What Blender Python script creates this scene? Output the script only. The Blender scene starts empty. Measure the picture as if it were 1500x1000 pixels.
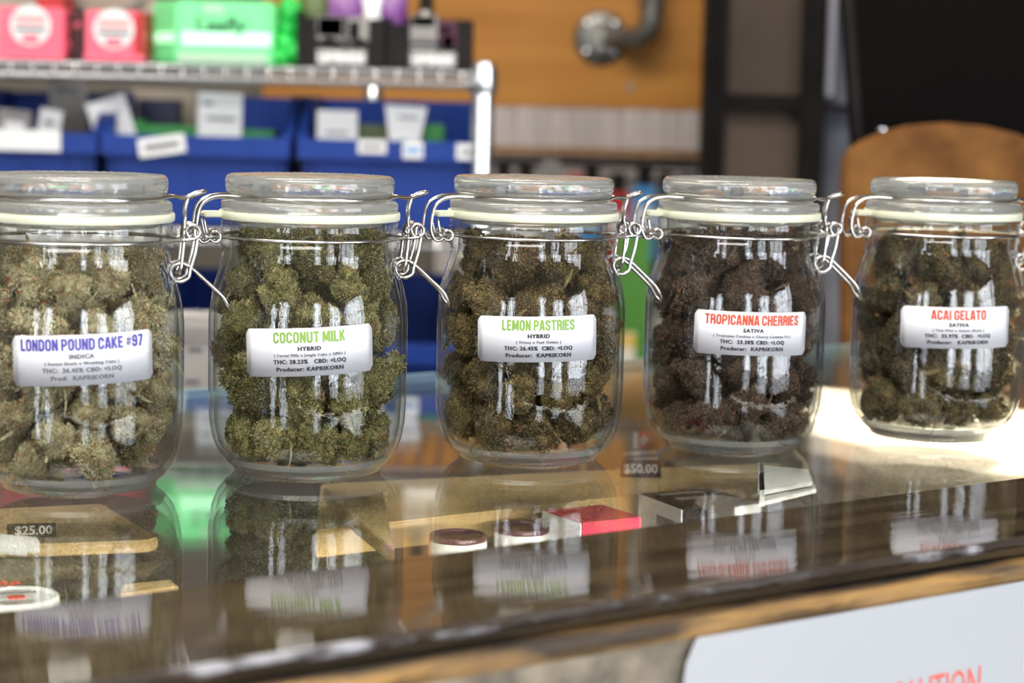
import bpy, bmesh, math, random
import numpy as np
from mathutils import Matrix, Vector, Euler
from math import sin, cos, pi, radians, sqrt
SC = bpy.context.scene
COL = SC.collection
random.seed(7); rng = np.random.default_rng(7)

# ------------------------------------------------------------------ camera, world, lamps, exposure
cam = bpy.data.cameras.new('camera'); camo = bpy.data.objects.new('camera', cam); COL.objects.link(camo)
cam.sensor_width = 36; cam.lens = 72.0; cam.clip_start = 0.02; cam.clip_end = 60
camo.matrix_world = Matrix.Translation((0, 0, .197)) @ Matrix.Rotation(radians(83.4), 4, 'X') @ Matrix.Rotation(radians(1.35), 4, 'Z')
cam.dof.use_dof = True; cam.dof.focus_distance = 1.09; cam.dof.aperture_fstop = 6.9; cam.dof.aperture_blades = 0
SC.camera = camo
vs = SC.view_settings
vs.view_transform = 'Standard'; vs.look = 'None'; vs.gamma = 1; vs.use_curve_mapping = False; vs.exposure = 0.80
cy = SC.cycles
cy.max_bounces = 14; cy.transparent_max_bounces = 40; cy.transmission_bounces = 12; cy.glossy_bounces = 6; cy.diffuse_bounces = 4
cy.sample_clamp_indirect = 6.0; cy.caustics_reflective = False; cy.use_denoising = True; cy.blur_glossy = 0.5
w = bpy.data.worlds.new('sky'); SC.world = w; w.use_nodes = True
w.node_tree.nodes['Background'].inputs[0].default_value = (.62, .75, 1, 1)
w.node_tree.nodes['Background'].inputs[1].default_value = 1.5

def area(name, loc, rot, sx, sy, rad, col=(1, 1, 1), spread=180):
    l = bpy.data.lights.new(name, 'AREA'); l.shape = 'RECTANGLE'; l.size = sx; l.size_y = sy
    l.energy = rad * pi * sx * sy; l.color = col; l.spread = radians(spread)
    o = bpy.data.objects.new(name, l); COL.objects.link(o); o.location = loc; o.rotation_euler = rot
    return o
# daylight through the shop-front windows behind the camera (openings in wall_front)
WIN = [(-1.60, -1.05, -.55, 1.1), (.42, .98, -.55, 1.1), (1.55, 2.45, -.55, 1.1), (-2.30, -1.95, -.5, 1.0)]
for i, (a, b, c, d) in enumerate(WIN):
    area('window_daylight', ((a+b)/2, -1.82, (c+d)/2), (radians(90), 0, 0), b-a, d-c, 5.6, (.92, .96, 1))
RWIN = (-1.25, .25, -.55, 1.1)     # the window in wall_right
area('window_daylight', (2.72, (RWIN[0]+RWIN[1])/2, (RWIN[2]+RWIN[3])/2), (radians(90), 0, radians(90)), RWIN[1]-RWIN[0], RWIN[3]-RWIN[2], 5.0, (.93, .96, 1))
# sun through the hole added in the ceiling
sl = bpy.data.lights.new('sun', 'SUN'); sl.energy = 130; sl.angle = radians(.6); sl.color = (1, .95, .86)
so = bpy.data.objects.new('sun', sl); COL.objects.link(so)
SUN = Vector((.35, .30, 1.0)).normalized()      # towards the sun
so.rotation_euler = SUN.to_track_quat('Z', 'Y').to_euler(); so.location = (2, 3, 4)
# unseen fill lamps added at ceiling height, for soft top light
area('ceiling_fill_light', (-.3, -.35, 1.70), (0, 0, 0), 1.5, .9, 9.0, (1, .96, .90))
area('ceiling_fill_light', (-.6, 1.2, 1.70), (0, 0, 0), 1.1, .5, 9.0, (1, .95, .88))
area('window_daylight', (-2.52, -.85, -.34), (radians(90), 0, radians(-90)), .24, .5, 14.0, (.95, .97, 1))
area('ceiling_fill_light', (-.1, 1.75, 1.70), (radians(25), 0, 0), 1.3, .4, 8.0, (1, .94, .86))

# ------------------------------------------------------------------ material helpers
def srgb(r, g, b):
    f = lambda c: (c/255)/12.92 if c/255 <= .04045 else ((c/255+.055)/1.055)**2.4
    return (f(r), f(g), f(b), 1)
def mat(name, col, rough=.5, metal=0, col2=None, scale=30, bump=0, bscale=60, coat=0, emit=None, estr=0, spec=.5, stretch=(1, 1, 1), detail=4, lo=.35, hi=.65, trans=0, ior=1.5, alpha=1):
    m = bpy.data.materials.new(name); m.use_nodes = True
    nt = m.node_tree; N = nt.nodes; L = nt.links; p = N['Principled BSDF']
    p.inputs['Base Color'].default_value = col; p.inputs['Roughness'].default_value = rough; p.inputs['Metallic'].default_value = metal
    p.inputs['Coat Weight'].default_value = coat; p.inputs['Coat Roughness'].default_value = .05
    p.inputs['Specular IOR Level'].default_value = spec; p.inputs['IOR'].default_value = ior
    p.inputs['Transmission Weight'].default_value = trans; p.inputs['Alpha'].default_value = alpha
    if emit: p.inputs['Emission Color'].default_value = emit; p.inputs['Emission Strength'].default_value = estr
    tc = N.new('ShaderNodeTexCoord'); mp = N.new('ShaderNodeMapping'); mp.inputs['Scale'].default_value = stretch
    L.new(tc.outputs['Object'], mp.inputs[0])
    if col2 is not None:
        n = N.new('ShaderNodeTexNoise'); n.inputs['Scale'].default_value = scale; n.inputs['Detail'].default_value = detail
        r = N.new('ShaderNodeValToRGB'); r.color_ramp.elements[0].position = lo; r.color_ramp.elements[1].position = hi
        r.color_ramp.elements[0].color = col; r.color_ramp.elements[1].color = col2
        L.new(mp.outputs[0], n.inputs['Vector']); L.new(n.outputs['Fac'], r.inputs[0]); L.new(r.outputs[0], p.inputs['Base Color'])
    if bump:
        n2 = N.new('ShaderNodeTexNoise'); n2.inputs['Scale'].default_value = bscale; n2.inputs['Detail'].default_value = 5
        b = N.new('ShaderNodeBump'); b.inputs['Strength'].default_value = bump; b.inputs['Distance'].default_value = .002
        L.new(mp.outputs[0], n2.inputs['Vector']); L.new(n2.outputs['Fac'], b.inputs['Height']); L.new(b.outputs[0], p.inputs['Normal'])
    return m
def thin_glass(name, tint=(.95, .97, .95, 1), edge=(.55, .62, .58, 1), bump=0, bscale=20, f0=.04):
    """a sheet of clear glass: light passes straight on, the surface mirrors by angle"""
    m = bpy.data.materials.new(name); m.use_nodes = True
    nt = m.node_tree; N = nt.nodes; L = nt.links; N.clear()
    out = N.new('ShaderNodeOutputMaterial'); mx = N.new('ShaderNodeMixShader'); tr = N.new('ShaderNodeBsdfTransparent'); gl = N.new('ShaderNodeBsdfGlossy')
    gl.inputs['Roughness'].default_value = 0.0; gl.inputs['Color'].default_value = (1, 1, 1, 1)
    lw = N.new('ShaderNodeLayerWeight'); lw.inputs['Blend'].default_value = .5
    pw = N.new('ShaderNodeMath'); pw.operation = 'POWER'; pw.inputs[1].default_value = 5
    ma = N.new('ShaderNodeMath'); ma.operation = 'MULTIPLY_ADD'; ma.inputs[1].default_value = 1-f0; ma.inputs[2].default_value = f0
    L.new(lw.outputs['Facing'], pw.inputs[0]); L.new(pw.outputs[0], ma.inputs[0]); L.new(ma.outputs[0], mx.inputs[0])
    p2 = N.new('ShaderNodeMath'); p2.operation = 'POWER'; p2.inputs[1].default_value = 4
    cm = N.new('ShaderNodeMixRGB'); cm.inputs[1].default_value = tint; cm.inputs[2].default_value = edge
    L.new(lw.outputs['Facing'], p2.inputs[0]); L.new(p2.outputs[0], cm.inputs[0]); L.new(cm.outputs[0], tr.inputs[0])
    if bump:
        tc = N.new('ShaderNodeTexCoord'); n = N.new('ShaderNodeTexNoise'); n.inputs['Scale'].default_value = bscale; n.inputs['Detail'].default_value = 2
        b = N.new('ShaderNodeBump'); b.inputs['Strength'].default_value = bump; b.inputs['Distance'].default_value = .001
        L.new(tc.outputs['Object'], n.inputs['Vector']); L.new(n.outputs['Fac'], b.inputs['Height']); L.new(b.outputs[0], gl.inputs['Normal'])
    L.new(tr.outputs[0], mx.inputs[1]); L.new(gl.outputs[0], mx.inputs[2]); L.new(mx.outputs[0], out.inputs[0])
    return m

# ------------------------------------------------------------------ mesh helpers
def mesh(name, verts, faces, m=None, parent=None, smooth=False, matrix=None, auto=None):
    me = bpy.data.meshes.new(name); me.from_pydata([tuple(v) for v in verts], [], [tuple(int(i) for i in f) for f in faces]); me.update()
    if smooth: me.polygons.foreach_set('use_smooth', [True]*len(me.polygons))
    o = bpy.data.objects.new(name, me); COL.objects.link(o)
    if m: me.materials.append(m)
    if auto is not None: me.set_sharp_from_angle(angle=radians(auto))
    if parent is not None: o.parent = parent
    if matrix is not None: o.matrix_local = matrix
    return o
def bevel(o, wdt=.002, seg=2):
    bm = bmesh.new(); bm.from_mesh(o.data)
    bmesh.ops.recalc_face_normals(bm, faces=bm.faces[:])
    es = [e for e in bm.edges if len(e.link_faces) == 2 and e.calc_face_angle(0) > .5]
    bmesh.ops.bevel(bm, geom=es, offset=wdt, segments=seg, affect='EDGES', clamp_overlap=True)
    bm.to_mesh(o.data); bm.free(); o.data.polygons.foreach_set('use_smooth', [True]*len(o.data.polygons)); o.data.set_sharp_from_angle(angle=radians(35))
    return o
def box(name, lo, hi, m, parent=None, bv=0, seg=2, rz=0, matrix=None):
    x0, y0, z0 = lo; x1, y1, z1 = hi
    c = Vector(((x0+x1)/2, (y0+y1)/2, (z0+z1)/2))
    v = [(x, y, z) for z in (z0, z1) for y in (y0, y1) for x in (x0, x1)]
    v = [Vector(p)-c for p in v]
    f = [(0, 2, 3, 1), (4, 5, 7, 6), (0, 1, 5, 4), (2, 6, 7, 3), (0, 4, 6, 2), (1, 3, 7, 5)]
    o = mesh(name, v, f, m, parent); o.location = c; o.rotation_euler = (0, 0, rz)
    if matrix is not None: o.matrix_local = matrix @ Matrix.Translation(c)
    if bv: bevel(o, bv, seg)
    return o
def prism(name, poly, z0, z1, m, parent=None, bv=0, matrix=None):
    """polygon (x, y) pulled from z0 to z1"""
    n = len(poly); v = [(x, y, z0) for x, y in poly]+[(x, y, z1) for x, y in poly]
    f = [tuple(range(n-1, -1, -1)), tuple(range(n, 2*n))]+[(i, (i+1) % n, n+(i+1) % n, n+i) for i in range(n)]
    o = mesh(name, v, f, m, parent, matrix=matrix)
    bm = bmesh.new(); bm.from_mesh(o.data); bmesh.ops.recalc_face_normals(bm, faces=bm.faces[:]); bm.to_mesh(o.data); bm.free()
    if bv: bevel(o, bv)
    return o
def lathe(name, prof, m, parent=None, seg=96, closed=False, matrix=None, auto=50):
    n = len(prof); v = []; f = []
    for i in range(seg):
        a = 2*pi*i/seg
        v += [(r*cos(a), r*sin(a), z) for r, z in prof]
    rng_ = range(n) if closed else range(n-1)
    for i in range(seg):
        j = (i+1) % seg
        for k in rng_:
            k2 = (k+1) % n; f.append((i*n+k, j*n+k, j*n+k2, i*n+k2))
    o = mesh(name, v, f, m, parent, True, matrix)
    bm = bmesh.new(); bm.from_mesh(o.data); bmesh.ops.remove_doubles(bm, verts=bm.verts[:], dist=1e-6); bmesh.ops.recalc_face_normals(bm, faces=bm.faces[:]); bm.to_mesh(o.data); bm.free()
    o.data.polygons.foreach_set('use_smooth', [True]*len(o.data.polygons)); o.data.set_sharp_from_angle(angle=radians(auto))
    return o
def smoothpath(pts, n=6, closed=False):
    P = [np.array(p, float) for p in pts]; out = []
    N = len(P); R = N if closed else N-1
    for i in range(R):
        p0 = P[(i-1) % N] if (closed or i > 0) else P[0]; p1 = P[i]; p2 = P[(i+1) % N]; p3 = P[(i+2) % N] if (closed or i+2 < N) else P[-1]
        for k in range(n):
            t = k/n; out.append(.5*((2*p1)+(-p0+p2)*t+(2*p0-5*p1+4*p2-p3)*t*t+(-p0+3*p1-3*p2+p3)*t**3))
    if not closed: out.append(P[-1])
    return out
def tube(paths, r, seg=8):
    """paths: list of (points, closed); returns verts, faces of round wires"""
    V = []; F = []
    for pts, closed in paths:
        pts = [Vector(p) for p in pts]; n = len(pts); base = len(V)
        up = Vector((0, 0, 1)); prev = None
        for i, p in enumerate(pts):
            if closed: t = (pts[(i+1) % n]-pts[i-1]).normalized()
            else: t = (pts[min(i+1, n-1)]-pts[max(i-1, 0)]).normalized()
            if prev is None: a = t.cross(up if abs(t.z) < .9 else Vector((1, 0, 0))).normalized()
            else:
                a = prev-t*prev.dot(t); a = a.normalized() if a.length > 1e-6 else t.orthogonal().normalized()
            prev = a; b = t.cross(a)
            V += [p+(a*cos(2*pi*k/seg)+b*sin(2*pi*k/seg))*r for k in range(seg)]
        for i in range(n if closed else n-1):
            j = (i+1) % n
            for k in range(seg):
                k2 = (k+1) % seg; F.append((base+i*seg+k, base+j*seg+k, base+j*seg+k2, base+i*seg+k2))
        if not closed:
            F.append(tuple(base+k for k in range(seg))[::-1]); F.append(tuple(base+(n-1)*seg+k for k in range(seg)))
    return V, F
def wire(name, paths, r, m, parent=None, seg=8, matrix=None):
    V, F = tube(paths, r, seg); return mesh(name, V, F, m, parent, True, matrix)
def tagit(o, label, cat, group=None, kind=None):
    if label: o['label'] = label
    if cat: o['category'] = cat
    if group: o['group'] = group
    if kind: o['kind'] = kind
    return o
def empty(name, label, cat, loc=(0, 0, 0), rz=0, group=None):
    o = bpy.data.objects.new(name, None); COL.objects.link(o); o.location = loc; o.rotation_euler = (0, 0, rz); o.empty_display_size = .02
    return tagit(o, label, cat, group)
def text_geo(s, size, xs=1.0, off=0.0, space=1.0, align='CENTER', width=None):
    c = bpy.data.curves.new('txt', 'FONT'); c.body = s; c.size = size; c.offset = off; c.space_character = space; c.align_x = align; c.resolution_u = 2
    o = bpy.data.objects.new('txt', c); COL.objects.link(o)
    bpy.context.view_layer.update()
    dg = bpy.context.evaluated_depsgraph_get(); me = bpy.data.meshes.new_from_object(o.evaluated_get(dg))
    bpy.data.objects.remove(o); bpy.data.curves.remove(c)
    V = np.array([v.co[:] for v in me.vertices]); F = [tuple(p.vertices) for p in me.polygons]; bpy.data.meshes.remove(me)
    if width: xs = width/(V[:, 0].max()-V[:, 0].min())
    V[:, 0] *= xs
    if align == 'CENTER': V[:, 0] -= (V[:, 0].max()+V[:, 0].min())/2
    return V, F
def heavy_text(s, height, width):
    """condensed heavy capitals drawn with thick strokes; centred on x, baseline at 0"""
    a, b, lo, hi, H2 = .085, .415, .085, .915, .5
    ring = [(b, .78), (.33, hi), (.17, hi), (a, .78), (a, .22), (.17, lo), (.33, lo), (b, .22)]
    G = {'A': (.5, [[(.06, 0), (.20, .93), (.30, .93), (.44, 0)], [(.14, .26), (.36, .26)]]), 'C': (.5, [[(b, .64)]+ring+[(b, .36)]]),
         'D': (.5, [[(a, lo), (a, hi), (.28, hi), (b, .78), (b, .22), (.28, lo), (a, lo)]]), 'E': (.44, [[(.43, hi), (a, hi), (a, lo), (.43, lo)], [(a, .5), (.38, .5)]]),
         'G': (.5, [[(b, .66)]+ring+[(b, .45), (.26, .45)]]), 'H': (.5, [[(a, 0), (a, 1)], [(b, 0), (b, 1)], [(a, .5), (b, .5)]]), 'I': (.17, [[(a, 0), (a, 1)]]),
         'K': (.5, [[(a, 0), (a, 1)], [(.42, 1), (.16, .46)], [(.20, .56), (.43, 0)]]), 'L': (.42, [[(a, 1), (a, lo), (.41, lo)]]),
         'M': (.66, [[(a, 0), (a, 1)], [(.575, 0), (.575, 1)], [(.13, .95), (.33, .15)], [(.33, .15), (.53, .95)]]), 'N': (.5, [[(a, 0), (a, 1)], [(b, 0), (b, 1)], [(.11, .92), (.39, .08)]]),
         'O': (.5, [ring+[ring[0]]]), 'P': (.5, [[(a, 0), (a, hi), (.30, hi), (b, .82), (b, .56), (.30, .44), (a, .44)]]),
         'R': (.5, [[(a, 0), (a, hi), (.30, hi), (b, .82), (b, .60), (.30, .49), (a, .49)], [(.27, .49), (b, .38), (b, 0)]]),
         'S': (.5, [[(b, .68), (b, .78), (.33, hi), (.17, hi), (a, .78), (a, .66), (b, .36), (b, .22), (.33, lo), (.17, lo), (a, .22), (a, .34)]]),
         'T': (.48, [[(0, hi), (.48, hi)], [(.24, 0), (.24, hi)]]), 'U': (.5, [[(a, 1), (a, .22), (.17, lo), (.33, lo), (b, .22), (b, 1)]]),
         '9': (.5, [[(a, .30), (a, .2), (.17, lo), (.33, lo), (b, .22), (b, .78), (.33, hi), (.17, hi), (a, .78), (a, .6), (.17, .47), (b, .47)]]), '7': (.45, [[(0, hi), (.40, hi), (.17, 0)]]),
         '#': (.52, [[(.14, .12), (.22, .88)], [(.32, .12), (.40, .88)], [(.04, .66), (.50, .66)], [(.02, .36), (.48, .36)]])}
    V = []; F = []; x = 0
    for ch in s:
        if ch == ' ': x += .20; continue
        w_, ps = G[ch]; hw = .035 if ch == '#' else .088
        for p in ps:
            for k in range(len(p)-1):
                (x0, y0), (x1, y1) = p[k], p[k+1]; d = math.hypot(x1-x0, y1-y0); nx, ny = -(y1-y0)/d*hw, (x1-x0)/d*hw; q = len(V)
                V += [(x+x0+nx, y0+ny), (x+x0-nx, y0-ny), (x+x1-nx, y1-ny), (x+x1+nx, y1+ny)]; F.append((q, q+1, q+2, q+3))
            for k in range(len(p)):
                if 0 < k < len(p)-1 or p[0] == p[-1]:
                    q = len(V); V += [(x+p[k][0]+hw*cos(pi*j/4+pi/8), p[k][1]+hw*sin(pi*j/4+pi/8)) for j in range(8)]; F.append(tuple(range(q, q+8)))
        x += w_+.075
    V = np.array([(u, v, 0) for u, v in V]); V[:, 0] = (V[:, 0]-(x-.075)/2)*width/(x-.075); V[:, 1] *= height
    return V, F
def flat_text(s, size, m, matrix, parent=None, name='lettering', **k):
    """lettering in the XZ plane of matrix, facing -Y"""
    V, F = text_geo(s, size, **k)
    W = [(v[0], 0, v[1]) for v in V]
    return mesh(name, W, F, m, parent, matrix=matrix)

# ------------------------------------------------------------------ materials
M = {}
M['jar'] = thin_glass('jar_glass', (.975, .985, .975, 1), (.50, .56, .53, 1), bump=.25, bscale=90)
M['counter_glass'] = thin_glass('counter_glass', (.93, .945, .93, 1), (.90, .92, .90, 1), f0=.05)
M['solid'] = mat('thick_glass', (.96, .985, .965, 1), rough=0.02, trans=.87, ior=1.48, bump=.12, bscale=140)
M['rubber'] = mat('gasket_rubber', srgb(226, 226, 205), rough=.45, col2=srgb(214, 216, 190), scale=60)
M['steel'] = mat('steel_wire', (.56, .54, .52, 1), rough=.2, metal=1, bump=.05, bscale=400)
M['label'] = mat('label_paper', srgb(214, 214, 218), rough=.42, col2=srgb(208, 209, 214), scale=20)
M['ink'] = mat('black_ink', srgb(38, 38, 42), rough=.6)
M['grey_ink'] = mat('grey_ink', srgb(105, 105, 110), rough=.6)
M['ink_violet'] = mat('violet_ink', srgb(82, 74, 166), rough=.6)
M['ink_green'] = mat('green_ink', srgb(136, 176, 74), rough=.6)
M['ink_orange'] = mat('orange_ink', srgb(204, 78, 40), rough=.6)
M['ink_red'] = mat('red_ink', srgb(226, 92, 78), rough=.6)
M['rail'] = mat('varnished_dark_wood', srgb(42, 35, 26), rough=.03, col2=srgb(68, 58, 43), scale=14, stretch=(.6, 6, 6), bump=.045, bscale=22, detail=8, spec=.48)
M['rail_edge'] = mat('chipped_edge_highlights', srgb(40, 30, 22), rough=.5, col2=srgb(150, 150, 155), scale=55, stretch=(.5, 1, 1), bump=.8, bscale=80, lo=.52, hi=.62, detail=6)  # pale grey breaks paint the bevel highlights along the chipped edge
M['ply'] = mat('yellow_ply_edge', srgb(52, 42, 34), rough=.7, col2=srgb(146, 112, 62), scale=20, stretch=(.35, 1.6, 1.6), bump=.6, bscale=90, lo=.44, hi=.56, detail=6)
M['weathered'] = mat('weathered_board', srgb(72, 66, 58), rough=.75, col2=srgb(150, 138, 118), scale=38, bump=.7, bscale=120, detail=8)
M['sign'] = mat('white_sign', srgb(172, 174, 178), rough=.4, col2=srgb(166, 170, 174), scale=5)
M['tan_board'] = mat('tan_mdf', srgb(204, 174, 122), rough=.7, col2=srgb(188, 158, 108), scale=30)
M['tan_dark'] = mat('rough_tan_edge', srgb(120, 88, 54), rough=.8, col2=srgb(160, 124, 80), scale=120, bump=.5)
M['case_dark'] = mat('case_lining', srgb(52, 46, 42), rough=.7, col2=srgb(66, 58, 52), scale=12)
M['case_grey'] = mat('case_grey_board', srgb(116, 102, 88), rough=.55, col2=srgb(92, 80, 67), scale=22, stretch=(1, 5, 1))
M['white'] = mat('white_card', srgb(232, 232, 230), rough=.5, col2=srgb(224, 224, 222), scale=15)
M['grey_card'] = mat('grey_card', srgb(150, 146, 142), rough=.6, col2=srgb(132, 128, 124), scale=20)
M['black_card'] = mat('black_card', srgb(30, 28, 27), spec=.12, rough=.6, col2=srgb(38, 35, 33), scale=20)
M['magenta'] = mat('magenta_card', srgb(206, 40, 84), rough=.45, col2=srgb(190, 34, 76), scale=20)
M['purple_lid'] = mat('purple_lid', srgb(84, 36, 62), rough=.3, col2=srgb(60, 26, 44), scale=40)
M['red_print'] = mat('red_print', srgb(222, 70, 52), rough=.5)
M['blue_bin'] = mat('blue_plastic', srgb(26, 60, 142), rough=.5, spec=.3, col2=srgb(22, 52, 128), scale=6)
M['chrome'] = mat('chrome', (.82, .84, .86, 1), rough=.18, metal=1, bump=.03, bscale=90)
M['shelf_wire'] = mat('shelf_wire', srgb(190, 190, 190), rough=.3, metal=.3)
M['pink'] = mat('pink_card', srgb(250, 112, 136), rough=.4, col2=srgb(246, 100, 122), scale=8)
M['red'] = mat('red_card', srgb(196, 42, 40), rough=.45, col2=srgb(180, 34, 34), scale=10)
M['maroon'] = mat('maroon_card', srgb(70, 16, 18), rough=.5, col2=srgb(58, 12, 14), scale=10)
M['leafbox'] = mat('green_acrylic', srgb(130, 222, 152), rough=.4, col2=srgb(100, 216, 134), scale=4, emit=srgb(100, 240, 140), estr=.13)
M['ledglow'] = mat('green_led_strip', srgb(180, 255, 200), rough=.3, emit=srgb(190, 255, 205), estr=.5)
M['green_side'] = mat('green_acrylic_end', srgb(40, 170, 80), rough=.3, emit=srgb(30, 210, 80), estr=.35)
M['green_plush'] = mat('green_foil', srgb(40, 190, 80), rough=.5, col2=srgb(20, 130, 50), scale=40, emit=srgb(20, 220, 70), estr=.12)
M['leaf_ink'] = mat('dark_green_ink', srgb(50, 110, 75), rough=.5)
M['violet_foil'] = mat('violet_foil', srgb(110, 52, 128), rough=.4, col2=srgb(190, 150, 190), scale=30, lo=.5, hi=.7, bump=.5)
M['olive_foil'] = mat('olive_foil', srgb(70, 84, 44), rough=.5, col2=srgb(96, 112, 60), scale=30)
M['yellow_foil'] = mat('yellow_foil', srgb(230, 190, 60), rough=.4, col2=srgb(235, 226, 210), scale=14, lo=.45, hi=.52)
M['beige'] = mat('beige_plastic', srgb(176, 162, 146), rough=.5, col2=srgb(166, 152, 136), scale=9)
M['orange_wood'] = mat('orange_plywood', srgb(176, 116, 46), rough=.55, spec=.3, col2=srgb(194, 134, 60), scale=3, stretch=(.5, 1, 7), detail=6)
M['slat'] = mat('pale_grey_slat', srgb(206, 196, 192), rough=.6, col2=srgb(182, 172, 168), scale=14, stretch=(4, 1, .4))
M['tan_strip'] = mat('tan_strip', srgb(168, 128, 84), rough=.6, col2=srgb(150, 112, 72), scale=8)
M['pipe'] = mat('galvanised_pipe', srgb(150, 148, 142), rough=.38, metal=.75, col2=srgb(110, 108, 104), scale=50, bump=.3, bscale=80)
M['black_steel'] = mat('black_steel', srgb(22, 19, 18), spec=.12, rough=.6, col2=srgb(28, 24, 22), scale=20)
M['smoke_glass'] = mat('smoked_panel', srgb(100, 86, 76), spec=.15, rough=.5, col2=srgb(76, 66, 58), scale=2.5)
M['curtain'] = mat('grey_sheet', srgb(124, 124, 130), rough=.7, col2=srgb(74, 78, 90), scale=6, stretch=(1, 1, .7))
M['screen'] = mat('black_screen', srgb(11, 9, 8), spec=.04, rough=.7, col2=srgb(15, 12, 11), scale=3)
M['barn'] = mat('brown_round_wood', srgb(86, 54, 24), spec=.15, rough=.7, col2=srgb(138, 94, 48), scale=14, stretch=(1, 1, 2.2), bump=.5, bscale=20, detail=7)
M['wall'] = mat('grey_plaster', srgb(118, 112, 102), rough=.8, col2=srgb(106, 100, 92), scale=4, bump=.2)
M['room'] = mat('room_plaster', srgb(150, 142, 132), rough=.85, col2=srgb(140, 132, 122), scale=4, bump=.2)
M['floor'] = mat('concrete_floor', srgb(92, 86, 80), rough=.6, col2=srgb(104, 98, 90), scale=3, bump=.2)
M['blue_print'] = mat('blue_print', srgb(70, 140, 200), rough=.5)
M['dark_print'] = mat('navy_print', srgb(34, 38, 70), rough=.5)
M['green_card'] = mat('green_card', srgb(46, 140, 60), rough=.45, col2=srgb(40, 126, 54), scale=9)
M['skirt'] = mat('dark_frame_paint', srgb(60, 56, 54), rough=.6)

# ------------------------------------------------------------------ the room
RX0, RX1, RY0, RY1, RZ0, RZ1 = -2.4, 2.6, -1.75, 3.32, -.92, 1.74
def struct(o): o['kind'] = 'structure'; return o
struct(box('floor', (RX0-.1, RY0-.1, RZ0-.05), (RX1+.1, RY1+.1, RZ0), M['floor']))
struct(box('wall_back', (RX0-.1, RY1, RZ0), (RX1+.1, RY1+.08, RZ1), M['wall']))
wl = struct(box('wall_left', (RX0-.1, RY0, RZ0), (RX0, -.98, RZ1), M['room']))
for a_, b_, c_, d_ in ((-.98, -.72, RZ0, -.60), (-.98, -.72, -.08, RZ1), (-.72, RY1, RZ0, RZ1)):
    q_ = box('panel', (RX0-.1, a_, c_), (RX0, b_, d_), M['room']); q_.parent = wl; q_.location -= wl.location
wnd = struct(mesh('window_6', [], [], M['skirt']))
for z in (-.594, -.34, -.086): box('frame', (RX0-.06, -.98, z-.006), (RX0-.03, -.72, z+.006), M['skirt'], wnd)
for y in (-.975, -.725): box('frame', (RX0-.06, y-.005, -.6), (RX0-.03, y+.005, -.08), M['skirt'], wnd)
wr = struct(box('wall_right', (RX1, RY0, RZ0), (RX1+.1, RWIN[0], RZ1), M['room']))
for a_, b_, c_, d_ in ((RWIN[0], RWIN[1], RZ0, RWIN[2]), (RWIN[0], RWIN[1], RWIN[3], RZ1), (RWIN[1], RY1, RZ0, RZ1)):
    q_ = box('panel', (RX1, a_, c_), (RX1+.1, b_, d_), M['room']); q_.parent = wr; q_.location -= wr.location
wnd = struct(mesh('window_5', [], [], M['skirt']))
rw = random.Random(3); y_ = RWIN[0]
while y_ < RWIN[1]:
    w_ = rw.choice([.012, .02, .05, .03]); box('frame', (RX1+.02, y_, RWIN[2]), (RX1+.05, min(RWIN[1], y_+w_), RWIN[3]), M['skirt'], wnd); y_ += w_+rw.choice([.06, .14, .30, .42])
for z in (RWIN[2]+.012, .5, RWIN[3]-.012): box('frame', (RX1+.02, RWIN[0], z-.012), (RX1+.05, RWIN[1], z+.012), M['skirt'], wnd)
# front wall pieces round the window openings
wf = struct(mesh('wall_front', [], [], M['room']))
def wall_piece(a, b, c, d, nm='panel'):
    return box(nm, (a, RY0-.1, c), (b, RY0, d), M['room'], wf)
xs = sorted(WIN); xprev = RX0-.1
for a, b, c, d in xs:
    wall_piece(xprev, a, RZ0, RZ1); wall_piece(a, b, RZ0, c); wall_piece(a, b, d, RZ1); xprev = b
wall_piece(xprev, RX1+.1, RZ0, RZ1)
for i, (a, b, c, d) in enumerate(xs):
    wnd = struct(mesh('window_%d' % (i+1), [], [], M['skirt']))
    t = .012; y0, y1 = RY0-.06, RY0-.02
    rw = random.Random(i)
    xk = [a, b]
    while xk[-2]+.1 < b: xk.insert(-1, xk[-2]+rw.choice([.05, .12, .26, .34]))
    for x in xk:
        t = rw.choice([.006, .012, .02]); box('frame', (max(a, x-t), y0, c), (min(b, x+t), y1, d), M['skirt'], wnd)
    t = .012
    for z in (c+t, .42, d-t): box('frame', (a, y0, z-t), (b, y1, z+t), M['skirt'], wnd)
# ceiling with an added hole, cut so the sun lands only on its patch
def up(p):   # carries a point of the sun patch up to the ceiling along the sun
    k = (RZ1-p[2])/SUN.z; return (p[0]+SUN.x*k, p[1]+SUN.y*k)
PATCH = [(0.2019,1.3330,-0.0140), (0.3069,1.1879,-0.0140), (0.4327,1.4398,-0.0140), (0.2351,1.5844,-0.0140)]
hole = [up(p) for p in PATCH]
outer = [(RX0-.1, RY0-.1), (RX1+.1, RY0-.1), (RX1+.1, RY1+.1), (RX0-.1, RY1+.1)]
vz = [(x, y, RZ1) for x, y in outer+hole]+[(x, y, RZ1+.03) for x, y in outer+hole]
fz = []
for i in range(4):
    j = (i+1) % 4
    fz += [(i, j, 4+j, 4+i), (8+i, 12+i, 12+j, 8+j), (4+i, 4+j, 12+j, 12+i), (i, 8+i, 8+j, j)]
struct(mesh('ceiling', vz, fz, M['room']))

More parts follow.
